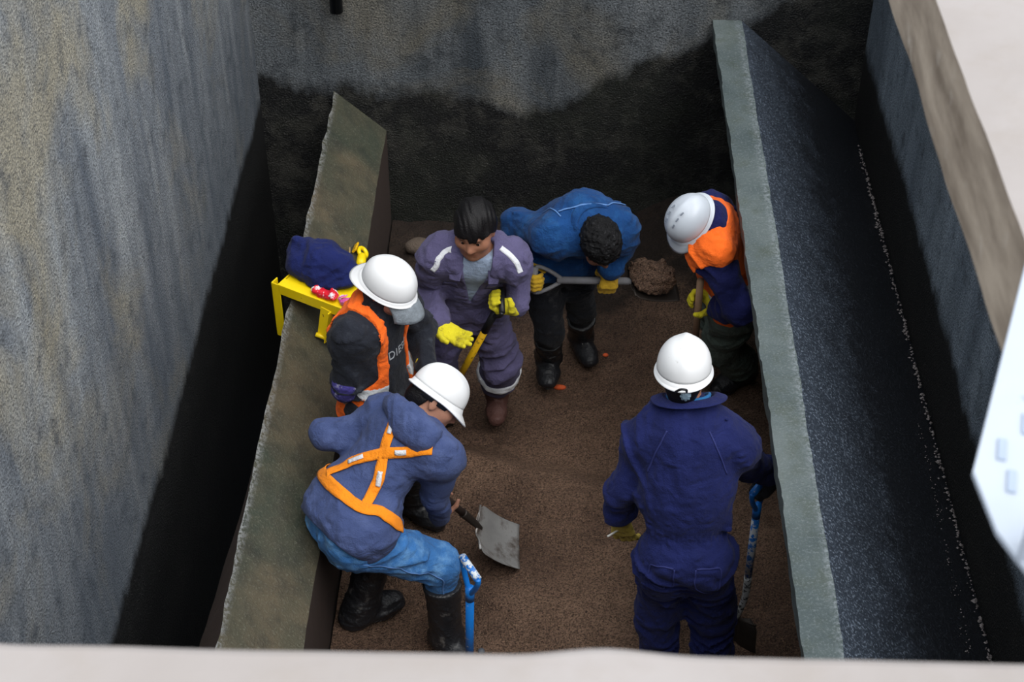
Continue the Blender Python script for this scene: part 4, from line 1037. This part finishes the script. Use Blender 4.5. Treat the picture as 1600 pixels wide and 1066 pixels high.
def make_props():
    # yellow step bracket hooked over the mossy partition
    t = empty('step_bracket', (-1.2, 5.68, .60), 'yellow steel step bracket with rust hooked over the mossy partition', 'bracket')
    X0, X1 = P3(-1.205, 5.675, .925), P3(-.835, 5.475, .925); d = nrm(X1 - X0); n = V(0, 0, 1.0); w = np.cross(n, d)
    L = np.linalg.norm(X1 - X0)
    def angle(nm, c, size, ax=None): return box(nm, c, size, ax or (d, w, n), M['yellow_paint'], t, .003)
    angle('front_rail', (X0 + X1) / 2, (L, .006, .055)); angle('front_flange', (X0 + X1) / 2 + w * .025 + n * .025, (L, .05, .006))
    angle('back_rail', (X0 + X1) / 2 + w * .21, (L, .006, .055)); angle('deck_plate', (X0 + X1) / 2 + w * .12 + n * .020, (L * .97, .20, .006))
    angle('end_rail', X0 + w * .105, (.006, .21, .055))
    angle('hook_post', X0 - n * .13 - d * .014, (.045, .006, .31)); angle('hook_flange', X0 + w * .02 - n * .13 - d * .036, (.006, .045, .31))
    angle('rear_foot', X0 + w * .205 - n * .038 + d * .004, (.045, .006, .125))
    p0 = lerp(X0, X1, .62) - n * .02 - w * .004; p1 = P3(-1.004, 5.548, .752); q = nrm(p1 - p0); qs = orth(d, q)
    box('prop_leg', (p0 + p1) / 2, (.055, .006, np.linalg.norm(p1 - p0) + .02), (qs, np.cross(q, qs), q), M['yellow_paint'], t, .002)
    box('prop_flange', (p0 + p1) / 2 + qs * .026, (.006, .045, np.linalg.norm(p1 - p0) + .02), (qs, np.cross(q, qs), q), M['yellow_paint'], t, .002)
    tube('prop_foot', [p1 - V(.03, 0, -.015), p1 + V(.03, 0, -.015)], .010, M['yellow_paint'], t)
    # folded garment on it
    z = .955
    F = Field([ell(P3(-1.09, 5.80, z + .055), (.105, .11, .075)), ell(P3(-.98, 5.74, z + .055), (.10, .085, .055), k=.06), ell(P3(-.90, 5.69, z + .03), (.065, .06, .035), k=.06),
               cap(P3(-1.15, 5.76, z + .02), P3(-.97, 5.66, z + .012), .038, .03, .05), cap(P3(-1.13, 5.84, z + .11), P3(-1.0, 5.80, z + .085), .04, .032, .05), cap(P3(-1.05, 5.74, z + .10), P3(-.93, 5.70, z + .05), .030, .03, .04)], .0055)
    F.warp(folds(.020, 8, 71, (1, 1.3, 1.0))).warp(folds(.006, 16, 72, (1.2, 1, 1)))
    tag(F.clip(lambda Q: (z + .0005) - Q[:, 2]).obj('fleece_jacket', M['towel']), 'crumpled navy fleece lying on the yellow step bracket', 'jacket')
    for nm, c, r, mat, lb, sd in (('snack_bag', P3(-.985, 5.588, z + .016), (.060, .028, .024), 'red_bag', 'crumpled red snack bag on the yellow step bracket in front of the navy fleece', 81),
                                  ('snack_bag', P3(-.885, 5.538, z + .014), (.034, .028, .022), 'pink_bag', 'pink crumpled wrapper beside the red snack bag', 83)):
        A = [d, w, n]; F = Field([ell(c, r, A), ell(c + d * r[0] * .6, (r[0] * .5, r[1] * 1.1, r[2] * .8), A, .02)], .004, .02).warp(folds(.010, 26, sd, (1, 1, 1)), .03)
        tag(F.clip(lambda Q: (z + .0005) - Q[:, 2]).obj(nm, M[mat], None, 0), lb, 'bag')
    # yellow hook on the partition with its cord
    sl = lambda x: .612 + (-.89 - x) * .918
    t = empty('cable_clamp', (-.925, 6.27, sl(-.925)), 'yellow hook shaped clamp lying on the mossy partition above the hard hats', 'clamp')
    up = nrm(V(.918, 0, 1)); yv = V(0, 1, 0); xv = nrm(V(1, 0, -.918)); c = P3(-.918, 6.285, sl(-.918)) + up * .022
    r = []
    for k in range(25):
        th = 2 * math.pi * k / 24; r.append(c + xv * .024 * math.cos(th) + yv * (.030 * math.sin(th) + .035))
    tube('eye_ring', r, .011, M['yellow_paint'], t, 10, False)
    tube('barrel', [c - yv * .070, c - yv * .045, c - yv * .0, c + yv * .012], .02, M['yellow_paint'], t, 18, radii=[.020, .024, .023, .018])
    box('tongue', c - xv * .045 + yv * .035, (.012, .075, .028), (xv, yv + xv * .15, up), M['yellow_worn'], t, .004)
    ct = [P3(-.962, 6.30, sl(-.962) + .02), P3(-.955, 6.20, sl(-.955) + .006), P3(-.935, 6.05, sl(-.935) + .005), P3(-.922, 5.90, sl(-.922) + .005), P3(-.915, 5.70, sl(-.915) + .005)]
    tag(tube('cord', spline(ct, 40), .0042, M['rope'], None, 8), 'thin tan cord running along the mossy partition from the yellow clamp', 'cord')
    # small things on the soil
    def chunk(nm, p, r, mat, lb, cat, seed, h=.004):
        p = np.array(p, float); p[2] = hgt(p[0], p[1]) + r[2] * .55
        tag(Field([ell(p, r)], h, .02).warp(lambda Q: .5 * min(r) * (fbm(Q / max(r) * 1.6, seed, 3) - .45), .05).obj(nm, M[mat], None, 0), lb, cat, 'brick chips on the soil' if nm == 'brick_chip' else None)
    chunk('brick_chip', (.085, 6.176, 0), (.034, .016, .014), 'brick', 'orange brick chip on soil in front of the denim worker\'s boots', 'brick chip', 3)
    chunk('brick_chip', (.325, 6.411, 0), (.016, .012, .009), 'brick', 'tiny reddish chip on soil behind the white hard hat with back turned', 'brick chip', 4, .003)
    chunk('stone', (-.690, 7.20, 0), (.095, .06, .05), 'stone', 'muddy stone against the dark back wall behind the worker in purple', 'stone', 5, .007)
    chunk('pebble', (-.245, 4.375, 0), (.016, .014, .012), 'pebble', 'small blue grey pebble on soil by the lone blue shovel', 'pebble', 6, .003)
    chunk('soil_clod', (.700, 6.33, 0), (.060, .075, .085), 'soil', 'upright clod of brown soil in front of the dark green trousers', 'clod', 8, .007)
    tag(tube('cigarette', [P3(.262, 4.315, .790), P3(.312, 4.36, .785)], .0042, M['paper'], None, 10), 'white cigarette between the fingers of the dirty yellow glove', 'cigarette')
    t = tube('pipe', [P3(-1.107, 7.455, 1.365), P3(-1.107, 7.455, 2.9)], .034, M['pipe'], None, 20); tag(t, 'black pipe end hanging down the rough back wall', 'pipe')
    for zz in (1.75, 2.45): box('pipe_clip', (-1.107, 7.4755, zz), (.11, .05, .03), np.eye(3), M['pipe'], t, .004)
    # white plate overhanging the beam
    t = empty('metal_step', (.66, 1.4, 4.1), 'white painted metal step plate with slots overhanging the pale concrete walkway', 'step plate')
    poly = [(.655, 1.76), (.492, 1.318), (.500, 1.225), (.545, 1.10), (1.0, 1.10), (1.0, 1.76)]
    v = [(x, y, 4.113) for x, y in poly] + [(x, y, 4.103) for x, y in poly]; m = len(poly)
    f = [tuple(range(m))[::-1], tuple(range(m, 2 * m))] + [(i, (i + 1) % m, m + (i + 1) % m, m + i) for i in range(m)]
    bev(mk('tread_plate', v, f, M['white_metal'], t, smooth=False), .002)
    for i in range(3):
        for j in range(2 + (i > 0)):
            c = P3(.532 + .038 * i, 1.30 + .052 * j - .028 * (i % 2) + .02 * i, 4.1145); box('tread_slot', c, (.010, .036, .004), (nrm(V(1, -.25, 0)), nrm(V(.25, 1, 0)), V(0, 0, 1)), M['groove'], t, .001)
    box('side_cheek', (.585, 1.150, 4.16), (.16, .012, .10), (nrm(V(.55, -.3, 0)), nrm(V(.3, .55, 0)), V(0, 0, 1)), M['white_metal'], t, .003)
    box('rusty_bolt', (.535, 1.192, 4.125), (.018, .018, .024), np.eye(3), M['rust'], t, .004)

make_tools(); make_props()
for fn in (worker_navy, worker_hoodie, worker_capped, worker_purple, worker_denim, worker_vest): fn()

# ------------------------------------------------------------------ light and camera
w = bpy.data.worlds.new('overcast'); bpy.context.scene.world = w; w.use_nodes = True
nt = w.node_tree; bg = nt.nodes['Background']
tc = nt.nodes.new('ShaderNodeTexCoord'); sp = nt.nodes.new('ShaderNodeSeparateXYZ'); rp = nt.nodes.new('ShaderNodeValToRGB')
nt.links.new(tc.outputs['Generated'], sp.inputs[0]); nt.links.new(sp.outputs[2], rp.inputs['Fac']); nt.links.new(rp.outputs['Color'], bg.inputs['Color'])
rp.color_ramp.elements[0].position = .0; rp.color_ramp.elements[0].color = (.50, .54, .60, 1)
rp.color_ramp.elements[1].position = .9; rp.color_ramp.elements[1].color = (.93, .97, 1.0, 1)
bg.inputs['Strength'].default_value = 1.15
sun = bpy.data.lights.new('soft_sun', 'SUN'); sun.energy = 1.9; sun.angle = math.radians(60); sun.color = (1, .97, .93)
so = bpy.data.objects.new('soft_sun', sun); COL.objects.link(so); so.rotation_euler = Vector((.36, -.42, .83)).to_track_quat('Z', 'Y').to_euler()

cam = bpy.data.cameras.new('camera'); co = bpy.data.objects.new('camera', cam); COL.objects.link(co)
cam.sensor_width = 36; cam.lens = 2500 / 1600 * 36; cam.clip_start = .05
co.location = (0, 0, 5.4); co.rotation_euler = (math.radians(90 - 39.98), 0, math.radians(1.492))
cam.dof.use_dof = True; cam.dof.focus_distance = 6.6; cam.dof.aperture_fstop = 6.5
sc_ = bpy.context.scene; sc_.camera = co
sc_.view_settings.view_transform = 'Standard'; sc_.view_settings.look = 'None'; sc_.view_settings.gamma = 1; sc_.view_settings.use_curve_mapping = False
sc_.view_settings.exposure = .8
